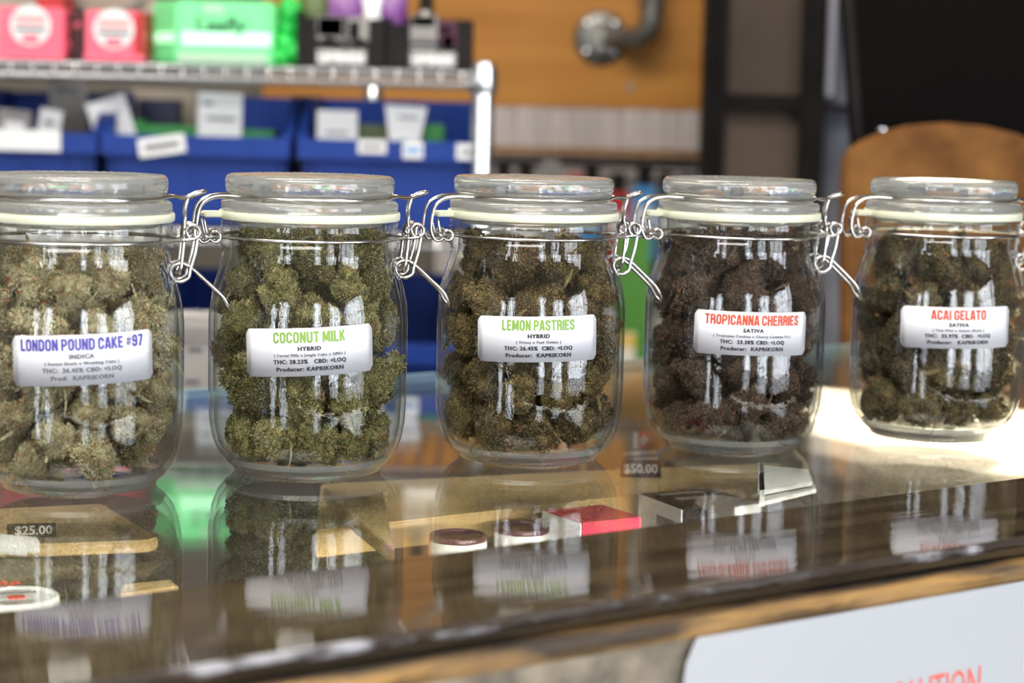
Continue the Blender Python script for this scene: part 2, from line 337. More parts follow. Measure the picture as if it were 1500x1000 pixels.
# ------------------------------------------------------------------ display counter
CO = Vector((-.185, .7326, 0)); ANG = math.atan2(.585, .811)
CM = Matrix.Translation(CO) @ Matrix.Rotation(ANG, 4, 'Z')      # local x along the counter, y to the back
counter = empty('display_counter', 'glass-topped display counter with a dark varnished front rail and worn ply edge', 'counter')
counter.matrix_world = CM
box('glass_top', (-.9, .0005, -.006), (1.5, .538, 0), M['counter_glass'], counter)
def strip(name, prof, x0, x1, m, n=80, jit=0.0, sd=1, parent=counter):
    """profile (y, z) run along x, edge points nudged by jit"""
    r = random.Random(sd); k = len(prof); V = []; F = []
    ph = [r.uniform(0, 6) for _ in range(8)]
    for i in range(n+1):
        x = x0+(x1-x0)*i/n
        for q, (y, z, jj) in enumerate(prof):
            d = jit*jj*(sin(x*61+ph[0]+q*.3)*.5+sin(x*143+ph[1])*.3+r.uniform(-.6, .6))
            V.append((x, y+d, z+d*.35))
    for i in range(n):
        for q in range(k):
            q2 = (q+1) % k; F.append((i*k+q, (i+1)*k+q, (i+1)*k+q2, i*k+q2))
    F.append(tuple(range(k))[::-1]); F.append(tuple(n*k+q for q in range(k)))
    o = mesh(name, V, F, m, parent, True); o.data.set_sharp_from_angle(angle=radians(40)); return o
strip('front_rail', [(-.1035, .0085, .25), (0, .0085, 0), (0, .0012, 0), (-.099, .0012, 0), (-.102, .0012, 0)], -.9, 1.5, M['rail'], n=200, jit=.0012)
strip('rail_edge', [(-.1045, .0086, .6), (-.1025, .0089, .3), (-.1005, .0086, 0), (-.1005, .0048, 0), (-.104, .0048, .4), (-.1055, .0066, 1)], -.9, 1.5, M['rail_edge'], n=700, jit=.0011, sd=3)
strip('ply_ledge', [(-.111, -.0012, .8), (-.106, -.0006, .3), (-.095, -.0006, 0), (-.095, -.008, 0), (-.1120, -.008, .2), (-.1130, -.0032, 1.2)], -.9, 1.5, M['ply'], n=400, jit=.0014, sd=5)
box('front_board', (-.9, -.112, -.20), (1.5, -.095, -.008), M['weathered'], counter)
box('under_rail', (-.9, -.095, -.03), (1.5, 0, .0012), M['case_dark'], counter)
box('back_rail', (-.9, .534, -.05), (1.5, .556, -.0065), M['case_dark'], counter)
box('glass_edge', (-.9, .5385, -.006), (1.5, .5400, .0002), mat('pale_teal_glass_edge', srgb(170, 205, 205), rough=.3), counter)
box('case_floor', (-.9, -.095, -.21), (1.5, .556, -.20), M['case_dark'], counter)
box('back_panel', (-.9, .540, -.92), (1.5, .556, -.05), M['case_dark'], counter)
box('lower_front', (-.9, -.11, -.92), (1.5, -.095, -.20), M['weathered'], counter)
for x in (-.9, 1.5): box('end_panel', (x-.01, -.095, -.92), (x+.01, .55, -.0065), M['case_dark'], counter)
cl = area('case_fill_light', (0, 0, 0), (0, 0, 0), 2.2, .02, 75.0, (1, .94, .84), spread=98); cl.matrix_world = CM @ Matrix.Translation((.25, .003, -.010)) @ Matrix.Rotation(radians(50), 4, 'X')  # added fill lamp under the rail, brightens the case contents
# sign pasted on the front
sg = empty('paper_sign', 'white paper sign with red capital letters on the front of the counter', 'sign'); sg.matrix_world = CM
SG = [(0.0717,0.7842,-0.0065), (0.2299,0.8925,-0.0065)]
inv = CM.inverted()
s0 = inv @ Vector(SG[0]); s1 = inv @ Vector(SG[1])
sx0 = .2335
prism('sheet', [(sx0+.004, -.0075), (sx0+.38, -.0075), (sx0+.38, -.17), (sx0, -.17), (sx0-.006, -.05), (sx0-.001, -.017)], -.1150, -.1142, M['sign'], sg,
      matrix=Matrix(((1, 0, 0, 0), (0, 0, 1, 0), (0, 1, 0, 0), (0, 0, 0, 1))))
flat_text('CAUTION', .020, M['ink_red'], Matrix.Translation((.374, -.1153, -.0555)), sg, width=.056)

# ------------------------------------------------------------------ jars
JP = [(-.2190, 1.0278, 3+12), (-.1085, 1.0838, 8+6), (.0102, 1.1408, 15), (.1303, 1.1953, 17-6), (.2620, 1.2570, 20-12)]
OUT = [(0, .0012), (.034, .0012), (.0375, 0), (.0388, .0008), (.0396, .0026), (.0440, .0062), (.0478, .0112), (.0504, .0178), (.0520, .0265), (.0527, .038), (.0527, .082),
       (.0522, .089), (.0508, .0965), (.0486, .104), (.0466, .111), (.0457, .1155), (.0457, .1185), (.0468, .1200), (.0475, .1213), (.0468, .1227), (.0458, .1240), (.0458, .1258),
       (.0466, .1272), (.0467, .1325), (.0460, .1338)]
INN = [(.0425, .1338), (.0415, .1320), (.0415, .116), (.0432, .110), (.0455, .1035), (.0480, .0955), (.0495, .088), (.0501, .080), (.0500, .036), (.0492, .0245), (.0472, .0155), (.0430, .0095), (.036, .0068), (0, .0060)]
def dense(prof, k=3):
    out = []
    for i in range(len(prof)-1):
        for t in range(k): out.append((prof[i][0]+(prof[i+1][0]-prof[i][0])*t/k, prof[i][1]+(prof[i+1][1]-prof[i][1])*t/k))
    return out+[prof[-1]]
LIDP = [(0, .1554), (.030, .1554), (.036, .1557), (.0395, .1564), (.0418, .1570), (.0438, .1562), (.0446, .1540), (.0445, .1505), (.0436, .1480), (.0418, .1470), (.0415, .1455), (.0420, .1445), (.0455, .1440),
        (.0466, .1428), (.0467, .1398), (.0462, .1388), (.0420, .1386), (.0405, .1380), (.0400, .1330), (.0380, .1312), (.0350, .1320), (.0330, .1400), (.0280, .1455), (0, .1465)]
R = .0527
def curved(V, jr=R+.0004, z=0.0, tilt=0.0, az=0.0):
    c, s = cos(tilt), sin(tilt); out = []
    for x, y in V:
        X = x*c-y*s; Y = x*s+y*c; a = -pi/2+az+X/jr
        out.append((jr*cos(a), jr*sin(a), z+Y))
    return out
def round_rect(wd, ht, r, nx=40):
    """grid-ish outline strips so the label can bend"""
    V = []; F = []
    for i in range(nx+1):
        x = -wd/2+wd*i/nx; e = min(x+wd/2, wd/2-x); h = ht/2
        if e < r: h = ht/2-r+sqrt(max(0, r*r-(r-e)**2))
        V += [(x, -h), (x, h)]
    for i in range(nx): F.append((2*i, 2*i+2, 2*i+3, 2*i+1))
    return V, F
LABELS = [
 ('LONDON POUND CAKE #97', 'ink_violet', .0610, .0062, 'INDICA', '( Sunset Sherb x Wedding Cake )', .036, 'THC:  26.45% CBD: <LOQ', .0385, 'Prod:  KAPRIKORN', .030, .0718, 3, 2.4, 'grey_mix'),
 ('COCONUT MILK', 'ink_green', .0372, .0066, 'HYBRID', '( Cereal Milk x Jungle Cake x GMO )', .037, 'THC: 28.23%   CBD: <LOQ', .0375, 'Producer: KAPRIKORN', .0345, .0690, 1, 3.0, ''),
 ('LEMON PASTRIES', 'ink_green', .0400, .0064, 'HYBRID', '( Oreoz x Fuel Gelato )', .0245, 'THC: 26.45%  CBD: <LOQ', .0375, 'Producer:  KAPRIKORN', .0358, .0690, 5, 1.4, ''),
 ('TROPICANNA CHERRIES', 'ink_orange', .0560, .0066, 'SATIVA', '( Tropicana Cookies x Cherry Cookies F3 )', .0455, 'THC:  23.38% CBD: <LOQ', .0375, 'Producer:  KAPRIKORN', .0362, .0690, 12, -.6, ''),
 ('ACAI GELATO', 'ink_orange', .0332, .0068, 'SATIVA', '( Thin Mint x Sunset Sherb )', .0310, 'THC:  25.97%  CBD:  <LOQ', .0400, 'Producer:   KAPRIKORN', .0368, .0700, 14, .9, '')]
JLAB = ['glass clip-top jar of golden green buds, violet heading on its label, leftmost in the row',
        'glass clip-top jar of fresh green buds, short green heading on its label',
        'glass clip-top jar of olive brown buds, green heading, middle of the row of five',
        'glass clip-top jar of dark purplish brown buds, long orange heading on its label',
        'glass clip-top jar of dark olive buds, short orange heading, rightmost on the sunlit end']
ZC = [.0700, .0697, .0723, .0720, .0717]
HW = .0098
def jar(i):
    x, y, rot = JP[i]; az = math.atan2(x, y)
    J = empty('clip_top_jar', JLAB[i], 'jar', (x, y, .0002), radians(rot), 'clip-top jars in a row on the counter')
    prof = dense(OUT[4:], 2)+dense(INN[:], 2)
    lathe('glass_body', prof, M['jar'], J, 96)
    # knurled foot of thick glass
    foot = lathe('glass_foot', [(0, .0012), (.034, .0012), (.0370, .0000), (.0388, .0006), (.0397, .0026), (.0436, .0058), (.0425, .0088), (.036, .0066), (0, .0060)], M['solid'], J, 120)
    me = foot.data
    for v in me.vertices:
        r = sqrt(v.co.x**2+v.co.y**2)
        if .0365 < r < .0400 and v.co.z < .0015:
            k = int(round(math.atan2(v.co.y, v.co.x)/(2*pi/120))) % 2
            v.co.z += .0005*k
    lid = lathe('lid', dense(LIDP, 2), M['solid'], J, 120)
    for v in lid.data.vertices:
        r = sqrt(v.co.x**2+v.co.y**2)
        if .0400 < r < .0435 and v.co.z > .1555:
            v.co.z += .0004*(int(round(math.atan2(v.co.y, v.co.x)/(2*pi/120))) % 2)
    lathe('gasket', [(.0405, .1342), (.0474, .1342), (.0478, .1352), (.0478, .1376), (.0474, .1384), (.0405, .1384)], M['rubber'], J, 80, closed=True)
    g = prism('gasket_tab', [(-.0465, -.0075), (-.0560, -.0065), (-.0575, 0), (-.0560, .0065), (-.0465, .0075)], .1348, .1378, M['rubber'], J, bv=.0006)
    # band round the neck, with an eye at the hinge and one at the latch
    def ring(r, z, a0, a1, n=60): return [(r*cos(radians(a0+(a1-a0)*k/n)), r*sin(radians(a0+(a1-a0)*k/n)), z) for k in range(n+1)]
    W = .00095
    zb = .1249
    band = ring(.0468, zb, 14, 346)
    pth = [(.0575, .0095, zb+.002), (.0560, .0105, zb+.0005), (.0500, .0105, zb)]+band[2:-2]+[(.0500, -.0105, zb), (.0560, -.0105, zb+.0005), (.0575, -.0095, zb+.002)]
    wire('neck_band', [(smoothpath(pth, 3), False)], W, M['steel'], J)
    # latch eyes on the band: two coils about a cross pin
    def coil(cx, cy, cz, r, turns=1.6, pitch=.0019, n=30, ph=0):
        return [(cx+r*cos(ph+2*pi*turns*k/n), cy+pitch*turns*(k/n-.5), cz+r*sin(ph+2*pi*turns*k/n)) for k in range(n+1)]
    for s in (-1, 1):
        wire('band_eye', [(coil(.0562, s*HW, zb+.0042, .0034, 1.7), False)], W, M['steel'], J)
    # bail over the lid: ring in the lid groove, crossed at the latch, down at the hinge
    zt = .1458
    up_ = ring(.0424, zt, 18, 162, 40); dn_ = ring(.0424, zt, 198, 342, 40)
    def hinge_leg(s): return [(-.0470, s*.0125, zt+.0002), (-.0530, s*HW, zt-.0010), (-.0580, s*HW, zt-.0045), (-.0598, s*HW, zt-.0110), (-.0604, s*HW, zt-.0180), (-.0585, s*HW, zt-.0228), (-.0560, s*HW, zt-.0238), (-.0535, s*HW, zt-.0222), (-.0530, s*HW, zt-.0190)]
    pa = [(.0625, -.0012, zt+.0030), (.0580, .0002, zt+.0012), (.0535, .0020, zt-.0008), (.0480, .0060, zt+.0005), (.0440, .0100, zt+.0008)]+up_[2:-2]+hinge_leg(1)
    pb = [(.0625, .0012, zt+.0034), (.0580, -.0002, zt+.0026), (.0535, -.0020, zt+.0004), (.0480, -.0060, zt+.0007), (.0440, -.0100, zt+.0008)]+dn_[::-1][2:-2]+hinge_leg(-1)
    wire('bail_wire', [(smoothpath(pa, 3), False), (smoothpath(pb, 3), False), ([(.0625, -.0014, zt+.0030), (.0631, 0, zt+.0034), (.0625, .0014, zt+.0034)], False)], W, M['steel'], J)
    # hinge bracket: loop of the band through which the bail legs hook, with two upright stubs
    hb = [(-.0470, .0045, zb), (-.0500, .0095, zb), (-.0545, .0120, zb), (-.0560, .0105, zb), (-.0560, -.0105, zb), (-.0545, -.0120, zb), (-.0500, -.0095, zb), (-.0470, -.0045, zb)]
    wire('hinge_loop', [(smoothpath(hb, 4), False)], W, M['steel'], J)
    for s in (-1, 1):
        wire('hinge_stub', [(smoothpath([(-.0505, s*.0060, zb-.0006), (-.0540, s*.0070, zb+.0002), (-.0552, s*.0075, zb+.0035), (-.0562, s*.0075, zb+.0088)], 4), False)], W, M['steel'], J)
        wire('hinge_eye', [(coil(-.0505, s*.0085, zb, .0028, 1.3, ph=pi/2), False)], W, M['steel'], J)
    # link from the bail to the lever
    zl = .1085
    lk = [(.0548, 0, zt+.0014), (.0540, .0016, zt-.0008), (.0528, .0016, zt-.0060), (.0530, .0010, zt-.0120), (.0522, .0070, zt-.0175), (.0508, .0080, zl+.0060), (.0500, .0078, zl+.0005),
          (.0495, .0050, zl-.0015), (.0495, -.0050, zl-.0015), (.0500, -.0078, zl+.0005), (.0508, -.0080, zl+.0060), (.0522, -.0070, zt-.0175), (.0530, -.0010, zt-.0120), (.0528, -.0016, zt-.0060), (.0540, -.0016, zt-.0008)]
    wire('latch_link', [(smoothpath(lk, 5, True), True)], W, M['steel'], J)
    # lever: eyes at the band, down to the link, then out to the finger loop
    lv = []
    for s in (-1, 1):
        side = [(.0562+.0028*cos(a), s*(HW-.002), zb+.0042+.0028*sin(a)) for a in [radians(q) for q in (-170, -215, -260, -300, -340, -380)]]
        side += [(.0575, s*(HW-.002), zl+.0100), (.0550, s*(HW-.002), zl+.0010)]
        side += [(.0550+.0050*(cos(a)-1), s*(HW-.002), zl-.0002+.0046*sin(a)) for a in [radians(q) for q in (-35, -80, -125, -180, -225, -265)]]
        side += [(.0520, s*(HW-.0028), zl+.0042), (.0560, s*(HW-.0032), zl+.0018), (.0650, s*(HW-.0035), zl-.0062), (.0718, s*(HW-.0042), zl-.0128), (.0755, s*(HW-.0062), zl-.0192)]
        lv.append(side)
    full = lv[0]+[(.0766, 0, zl-.0208)]+lv[1][::-1]
    wire('lever', [(smoothpath(full, 4), False)], W*1.08, M['steel'], J)
    # label
    t = LABELS[i]; wlab = t[11]; azr = radians(t[12])-az-radians(rot); tl = radians(t[13]); z = ZC[i]
    V, F = round_rect(wlab, .0246, .0028)
    ins = [(p[0], p[1]) for p in V]
    o = mesh('label', curved(V, R+.00025, z, tl, azr), F, M['label'], J, True); 
    bm = bmesh.new(); bm.from_mesh(o.data); bmesh.ops.solidify(bm, geom=bm.faces[:], thickness=.00012); bm.to_mesh(o.data); bm.free()
    def ln(s, size, yb, m, width=None, off=0, dx=0.0, bold=.00009):
        V, F = text_geo(s, size, width=width, off=off, space=1.13)
        V[:, 0] += dx; V[:, 1] += yb
        n0 = len(V); F0 = list(F); V0 = V.copy()
        for sx_ in ((-bold, bold) if bold < .00011 else (-bold, -bold/2, bold/2, bold)):
            W_ = V0.copy(); W_[:, 0] += sx_; F = F+[tuple(q_+len(V) for q_ in f_) for f_ in F0]; V = np.vstack([V, W_])
        q = mesh('lettering', curved([(a, b) for a, b, _ in V], R+.00055, z, tl, azr), F, M[m], o)
    dx = {0: -.0012, 1: -.0002, 2: 0, 3: -.0002, 4: 0}[i]
    inkm = 'grey_ink' if t[14] else 'ink'
    V, F = heavy_text(t[0], .0057, t[2]); V[:, 0] += dx*.5; V[:, 1] += .0048
    mesh('lettering', curved([(a, b) for a, b, _ in V], R+.00055, z, tl, azr), F, M[t[1]], o)
    ln(t[4], .0030, .0008, inkm, .0118, off=.00007, dx=dx)
    ln(t[5], .0021, -.0022, 'grey_ink', t[6], off=.00003, dx=dx, bold=.00004)
    ln(t[7], .0030, -.0058, inkm, t[8], off=.00007, dx=dx)
    ln(t[9], .0030, -.0096, inkm, t[10], off=.00007, dx=dx)
    return J
jars = [jar(i) for i in range(5)]

# ------------------------------------------------------------------ dried buds
def bract(L, wd, seg=5):
    rows = [(.0, .30), (.30, 1.0), (.65, .72)]
    V = []; F = []
    for t, r in rows:
        for k in range(seg):
            a = 2*pi*k/seg; V.append((wd*r*cos(a), wd*r*sin(a)*.8, L*t))
    V.append((0, 0, L)); n = len(rows)
    for q in range(n-1):
        for k in range(seg):
            k2 = (k+1) % seg; F.append((q*seg+k, q*seg+k2, (q+1)*seg+k2)); F.append((q*seg+k, (q+1)*seg+k2, (q+1)*seg+k))
    for k in range(seg): F.append(((n-1)*seg+k, (n-1)*seg+(k+1) % seg, n*seg))
    return np.array(V), F
def bud_mesh(sd, nbr, scale_l=1.0, core_sub=3, hairs=70):
    """a lumpy dried flower: core, several hundred pointed bracts, curled hairs; about 1 unit in radius"""
    r = np.random.default_rng(sd)
    lobes = [(np.zeros(3), .66)]
    for k in range(9):
        d = r.normal(size=3); d /= np.linalg.norm(d); d[2] *= 1.1
        lobes.append((d*r.uniform(.45, .80), r.uniform(.20, .42)))
    V = []; F = []; MI = []; 
    for c, rad in lobes:
        bm = bmesh.new(); bmesh.ops.create_icosphere(bm, subdivisions=2, radius=rad*.93)
        b = len(V); V += [tuple(np.array(v.co)*(1+r.uniform(-.06, .06))+c) for v in bm.verts]; fs = [tuple(b+v.index for v in f.verts) for f in bm.faces]; F += fs; MI += [0]*len(fs); bm.free()
    n = 0; B, BF = bract(1, 1)
    while n < nbr:
        k = r.integers(0, len(lobes)) if r.random() > .3 else 0
        c, rad = lobes[k]; d = r.normal(size=3); d /= np.linalg.norm(d); p = c+d*rad
        if any(np.linalg.norm(p-c2) < r2*.96 for j, (c2, r2) in enumerate(lobes) if j != k): continue
        ax = d+np.array([0, 0, .55])+r.normal(size=3)*.38; ax /= np.linalg.norm(ax)
        q = Vector(ax).to_track_quat('Z', 'Y').to_matrix(); Q = np.array(q)
        L = r.uniform(.10, .20)*scale_l; wd = r.uniform(.030, .055)*scale_l
        P = (B*np.array([wd, wd, L]))@Q.T+(p-d*.03)
        b = len(V); V += [tuple(v) for v in P]; F += [tuple(b+i for i in f) for f in BF]; MI += [1 if r.random() < .24 else 0]*len(BF)
        n += 1
    for h in range(hairs):
        k = r.integers(0, len(lobes)); c, rad = lobes[k]; d = r.normal(size=3); d /= np.linalg.norm(d); p = c+d*rad*1.02
        if any(np.linalg.norm(p-c2) < r2 for j, (c2, r2) in enumerate(lobes) if j != k): continue
        tdir = np.cross(d, r.normal(size=3)); tdir /= np.linalg.norm(tdir)
        pts = [p+d*.10*s*(1.6-s)+tdir*.11*s*s*1.5+r.normal(size=3)*.008 for s in (0, .35, .7, 1)]
        vv, ff = tube([(pts, False)], .015, 3); b = len(V); V += [tuple(v) for v in vv]; F += [tuple(b+i for i in f) for f in ff]; MI += [2]*len(ff)
    # two or three narrow leaves
    for h in range(1):
        d = r.normal(size=3); d /= np.linalg.norm(d); t = np.cross(d, r.normal(size=3)); t /= np.linalg.norm(t); s = np.cross(d, t)
        p = d*.8; b = len(V)
        ws = [(.0, .02), (.2, .07), (.45, .08), (.7, .05), (.95, .0)]
        for u, ww in ws:
            cpt = p+t*u+d*.12*sin(u*3); V += [tuple(cpt-s*ww), tuple(cpt+d*.02), tuple(cpt+s*ww)]
        for q in range(4):
            F += [(b+3*q, b+3*q+1, b+3*q+4, b+3*q+3), (b+3*q+1, b+3*q+2, b+3*q+5, b+3*q+4)]; MI += [1, 1]
    me = bpy.data.meshes.new('dried_bud'); me.from_pydata(V, [], F); me.update()
    me.polygons.foreach_set('material_index', MI); me.polygons.foreach_set('use_smooth', [True]*len(F))
    for _ in range(3): me.materials.append(None)
    return me
BM = [bud_mesh(100+k, 900) for k in range(8)]
LOW = [bud_mesh(200+k, 40, 1.8, hairs=0) for k in range(3)]
def budmats(nm, a, b, frost, hair):
    def bm_(name, c1, c2):
        m = bpy.data.materials.new(name); m.use_nodes = True; nt = m.node_tree; N = nt.nodes; L = nt.links; p = N['Principled BSDF']
        tc = N.new('ShaderNodeTexCoord'); oi = N.new('ShaderNodeObjectInfo')
        n1 = N.new('ShaderNodeTexNoise'); n1.inputs['Scale'].default_value = 2.2; n1.inputs['Detail'].default_value = 3
        n2 = N.new('ShaderNodeTexNoise'); n2.inputs['Scale'].default_value = 20; n2.inputs['Detail'].default_value = 3
        rp = N.new('ShaderNodeValToRGB'); rp.color_ramp.elements[0].position = .38; rp.color_ramp.elements[1].position = .62
        rp.color_ramp.elements[0].color = c1; rp.color_ramp.elements[1].color = c2
        av = N.new('ShaderNodeMath'); av.operation = 'ADD'; L.new(n1.outputs[0], av.inputs[0])
        rm = N.new('ShaderNodeMath'); rm.operation = 'MULTIPLY_ADD'; rm.inputs[1].default_value = .26; rm.inputs[2].default_value = -.13
        L.new(oi.outputs['Random'], rm.inputs[0]); L.new(rm.outputs[0], av.inputs[1])
        L.new(tc.outputs['Object'], n1.inputs['Vector']); L.new(tc.outputs['Object'], n2.inputs['Vector']); L.new(av.outputs[0], rp.inputs[0])
        fr = N.new('ShaderNodeValToRGB'); fr.color_ramp.elements[0].position = .56; fr.color_ramp.elements[1].position = .72
        fr.color_ramp.elements[0].color = (0, 0, 0, 1); fr.color_ramp.elements[1].color = (.75, .75, .75, 1)
        L.new(n2.outputs[0], fr.inputs[0])
        dk = N.new('ShaderNodeValToRGB'); dk.color_ramp.elements[0].position = .36; dk.color_ramp.elements[1].position = .52; dk.color_ramp.elements[0].color = (.42, .40, .38, 1)  # crevice shade put into the colour where the bump noise is low
        L.new(n2.outputs[0], dk.inputs[0]); ml = N.new('ShaderNodeMixRGB'); ml.blend_type = 'MULTIPLY'; ml.inputs[0].default_value = 1; L.new(rp.outputs[0], ml.inputs[1]); L.new(dk.outputs[0], ml.inputs[2])
        mx = N.new('ShaderNodeMixRGB'); mx.inputs[2].default_value = frost; L.new(fr.outputs[0], mx.inputs[0]); L.new(ml.outputs[0], mx.inputs[1]); L.new(mx.outputs[0], p.inputs['Base Color'])
        p.inputs['Roughness'].default_value = .75; p.inputs['Specular IOR Level'].default_value = .3
        b_ = N.new('ShaderNodeBump'); b_.inputs['Strength'].default_value = .6; b_.inputs['Distance'].default_value = .03; L.new(n2.outputs[0], b_.inputs['Height']); L.new(b_.outputs[0], p.inputs['Normal'])
        return m
    lt = tuple(min(1, c*1.45) for c in b[:3])+(1,)
    hm = mat(nm+'_hair', hair, rough=.7, col2=tuple(c*.6 for c in hair[:3])+(1,), scale=5)
    return [bm_(nm+'_bract', a, b), bm_(nm+'_tip', b, lt), hm]
BMATS = [budmats('golden_bud', srgb(176, 158, 114), srgb(220, 206, 160), srgb(246, 238, 214), srgb(226, 124, 40)),
         budmats('green_bud', srgb(122, 114, 66), srgb(176, 168, 110), srgb(230, 224, 178), srgb(200, 146, 78)),
         budmats('olive_brown_bud', srgb(100, 80, 48), srgb(146, 126, 78), srgb(204, 190, 142), srgb(190, 120, 56)),
         budmats('purple_brown_bud', srgb(72, 54, 44), srgb(112, 90, 74), srgb(172, 150, 132), srgb(172, 112, 68)),
         budmats('dark_olive_bud', srgb(86, 73, 48), srgb(130, 115, 78), srgb(200, 186, 148), srgb(188, 120, 62))]
BLAB = ['golden green dried bud with orange hairs in the jar with violet heading', 'fresh green dried bud in the second jar from the left',
        'olive brown dried bud in the middle jar', 'dark purplish brown dried bud in the fourth jar from the left', 'dark olive dried bud in the rightmost jar']
def rin(z):  # inner radius of the jar
    pr = sorted([(q[1], q[0]) for q in INN[1:-1]]); return float(np.interp(z, [p[0] for p in pr], [p[1] for p in pr]))
TOPS = [.119, .130, .125, .127, .121]
def pack(i):
    r = np.random.default_rng(40+i); n = 62; top = TOPS[i]
    rad = r.uniform(.0106, .0174, n)
    P = np.zeros((n, 3)); a = r.uniform(0, 2*pi, n); q = np.sqrt(r.uniform(0, 1, n))*.038
    P[:, 0] = q*np.cos(a); P[:, 1] = q*np.sin(a); P[:, 2] = r.uniform(.015, top-.01, n)
    for it in range(260):
        D = P[:, None]-P[None]; d = np.linalg.norm(D, axis=2)+1e-9; S = (rad[:, None]+rad[None])*.90
        ov = np.clip(S-d, 0, None); np.fill_diagonal(ov, 0)
        P += (D/d[..., None]*ov[..., None]*.32).sum(1)
        P[:, 2] -= .00004
        for k in range(n):
            e = rad[k]*.97; P[k, 2] = min(max(P[k, 2], .0062+e), top-e*.9)
            R_ = rin(P[k, 2])-e*.90-.0002; h = math.hypot(P[k, 0], P[k, 1])
            if h > R_: P[k, 0] *= R_/h; P[k, 1] *= R_/h
    return P, rad
for i in range(5):
    P, rad = pack(i); x, y, rot = JP[i]; az = math.atan2(x, y); r = random.Random(i)
    view = np.array([-sin(az), -cos(az)])
    fr = P[:, :2]@view
    wallgap = np.array([rin(P[k, 2])-rad[k]-math.hypot(P[k, 0], P[k, 1]) for k in range(len(rad))])
    score = fr-np.clip(wallgap, 0, .05)*1.2
    score[P[:, 2] > .105] += .01
    order = np.argsort(-score); vis = set(order[:42].tolist())
    rest_v = []; rest_f = []; 
    for k in range(len(rad)):
        e = Euler((r.uniform(-.9, .9), r.uniform(-.9, .9), r.uniform(0, 6.28))).to_matrix().to_4x4()
        sc = Matrix.Diagonal((rad[k]*r.uniform(.78, .98), rad[k]*r.uniform(.84, 1.0), rad[k]*r.uniform(.95, 1.16), 1))
        mw = Matrix.Translation((x+P[k, 0], y+P[k, 1], P[k, 2]+.0003)) @ e @ sc
        if k in vis:
            o = bpy.data.objects.new('dried_bud', BM[r.randrange(8)]); COL.objects.link(o); o.matrix_world = mw
            for s in range(3): o.material_slots[s].link = 'OBJECT'; o.material_slots[s].material = BMATS[i][s]
            tagit(o, BLAB[i], 'bud', 'buds in the '+['leftmost', 'second', 'middle', 'fourth', 'rightmost'][i]+' jar')
        else:
            me = LOW[r.randrange(3)]; b = len(rest_v); A = np.array([v.co[:] for v in me.vertices]); A = A@np.array(mw.to_3x3()).T+np.array(mw.translation)
            rest_v += A.tolist(); rest_f += [tuple(b+q for q in p.vertices) for p in me.polygons]
    o = mesh('bud_pile', rest_v, rest_f, BMATS[i][0], smooth=True)
    tagit(o, ['golden green', 'fresh green', 'olive brown', 'dark purplish brown', 'dark olive'][i]+' buds packed behind the front ones in the '+['leftmost', 'second', 'middle', 'fourth', 'rightmost'][i]+' jar', 'bud pile', kind='stuff')

# ------------------------------------------------------------------ things inside the display case
def slab(name, pts, z0, z1, m, parent=None, bv=0):
    return prism(name, [(p[0], p[1]) for p in pts], z0, z1, m, parent, bv)
def cbox(name, label, cat, a, b, depth, z0, z1, mtop, mfront=None, bv=.0006, extra=None, group=None, mside=None):
    """a carton whose front top edge runs from a to b, 'depth' deep; mesh object with a printed front"""
    a = Vector((a[0], a[1], 0)); b = Vector((b[0], b[1], 0)); u = (b-a); L = u.length; ang = math.atan2(u.y, u.x)
    e = empty(name, label, cat, (a.x, a.y, z0), ang, group)
    box('carton', (0, 0, 0), (L, depth, z1-z0), mtop, e, bv)
    if mfront: box('front_face', (.0004, -.0006, .0004), (L-.0004, .0002, z1-z0-.0004), mfront, e)
    if mside: box('side_face', (-.0006, .0004, .0004), (.0002, depth-.0004, z1-z0-.0004), mside, e)
    return e, L, z1-z0
# case furniture
slab('shelf_board', [(-0.1019,1.0677,-0.0300), (-0.0008,1.1371,-0.0300), (0.1882,1.2666,-0.0300), (0.1988,1.3199,-0.0300), (0.0665,1.2746,-0.0300), (-0.1119,1.2025,-0.0300)], -.045, -.030, M['tan_board'], None, .001)
tagit(bpy.data.objects['shelf_board'], 'long tan board lying inside the glass case under the middle jars', 'board')
bpy.data.objects['shelf_board'].visible_shadow = True
o = slab('grey_board', [(0.2073,1.1028,-0.0140), (0.3277,1.1906,-0.0140), (0.5324,1.3702,-0.0140), (0.6119,1.9210,-0.0140), (0.2055,1.6488,-0.0140), (0.1628,1.1913,-0.0140), (0.1720,1.0795,-0.0140)], -.024, -.014, M['case_grey'], None, .0008)
tagit(o, 'pale grey board in the right end of the glass case, half in sunlight', 'board')
o = slab('wooden_block', [(-0.3161,0.9867,-0.0280), (-0.2352,1.0098,-0.0280), (-0.1828,1.0254,-0.0280), (-0.1794,1.0341,-0.0280), (-0.2250,1.1175,-0.0280), (-0.3299,1.0764,-0.0280)], -.0345, -.028, M['tan_board'], None, .001)
tagit(o, 'tan board with a cut corner under the glass below the leftmost jar', 'board')
o = slab('wooden_wedge', [(-0.1043,1.1373,-0.0200), (-0.0720,1.1497,-0.0200), (-0.0549,0.9804,-0.0200), (-0.0798,1.0521,-0.0200)], -.028, -.020, M['tan_board'], None, .0006)
tagit(o, 'pointed tan wooden wedge under the glass below the second jar', 'wedge')
o = slab('tan_carton', [(-0.1888,0.9791,-0.0450), (-0.1630,0.9988,-0.0450), (-0.1695,1.0129,-0.0450), (-0.1912,1.0003,-0.0450)], -.07, -.045, M['tan_board'], None, .0006)
tagit(o, 'small tan carton under the glass next to the front rail', 'carton')
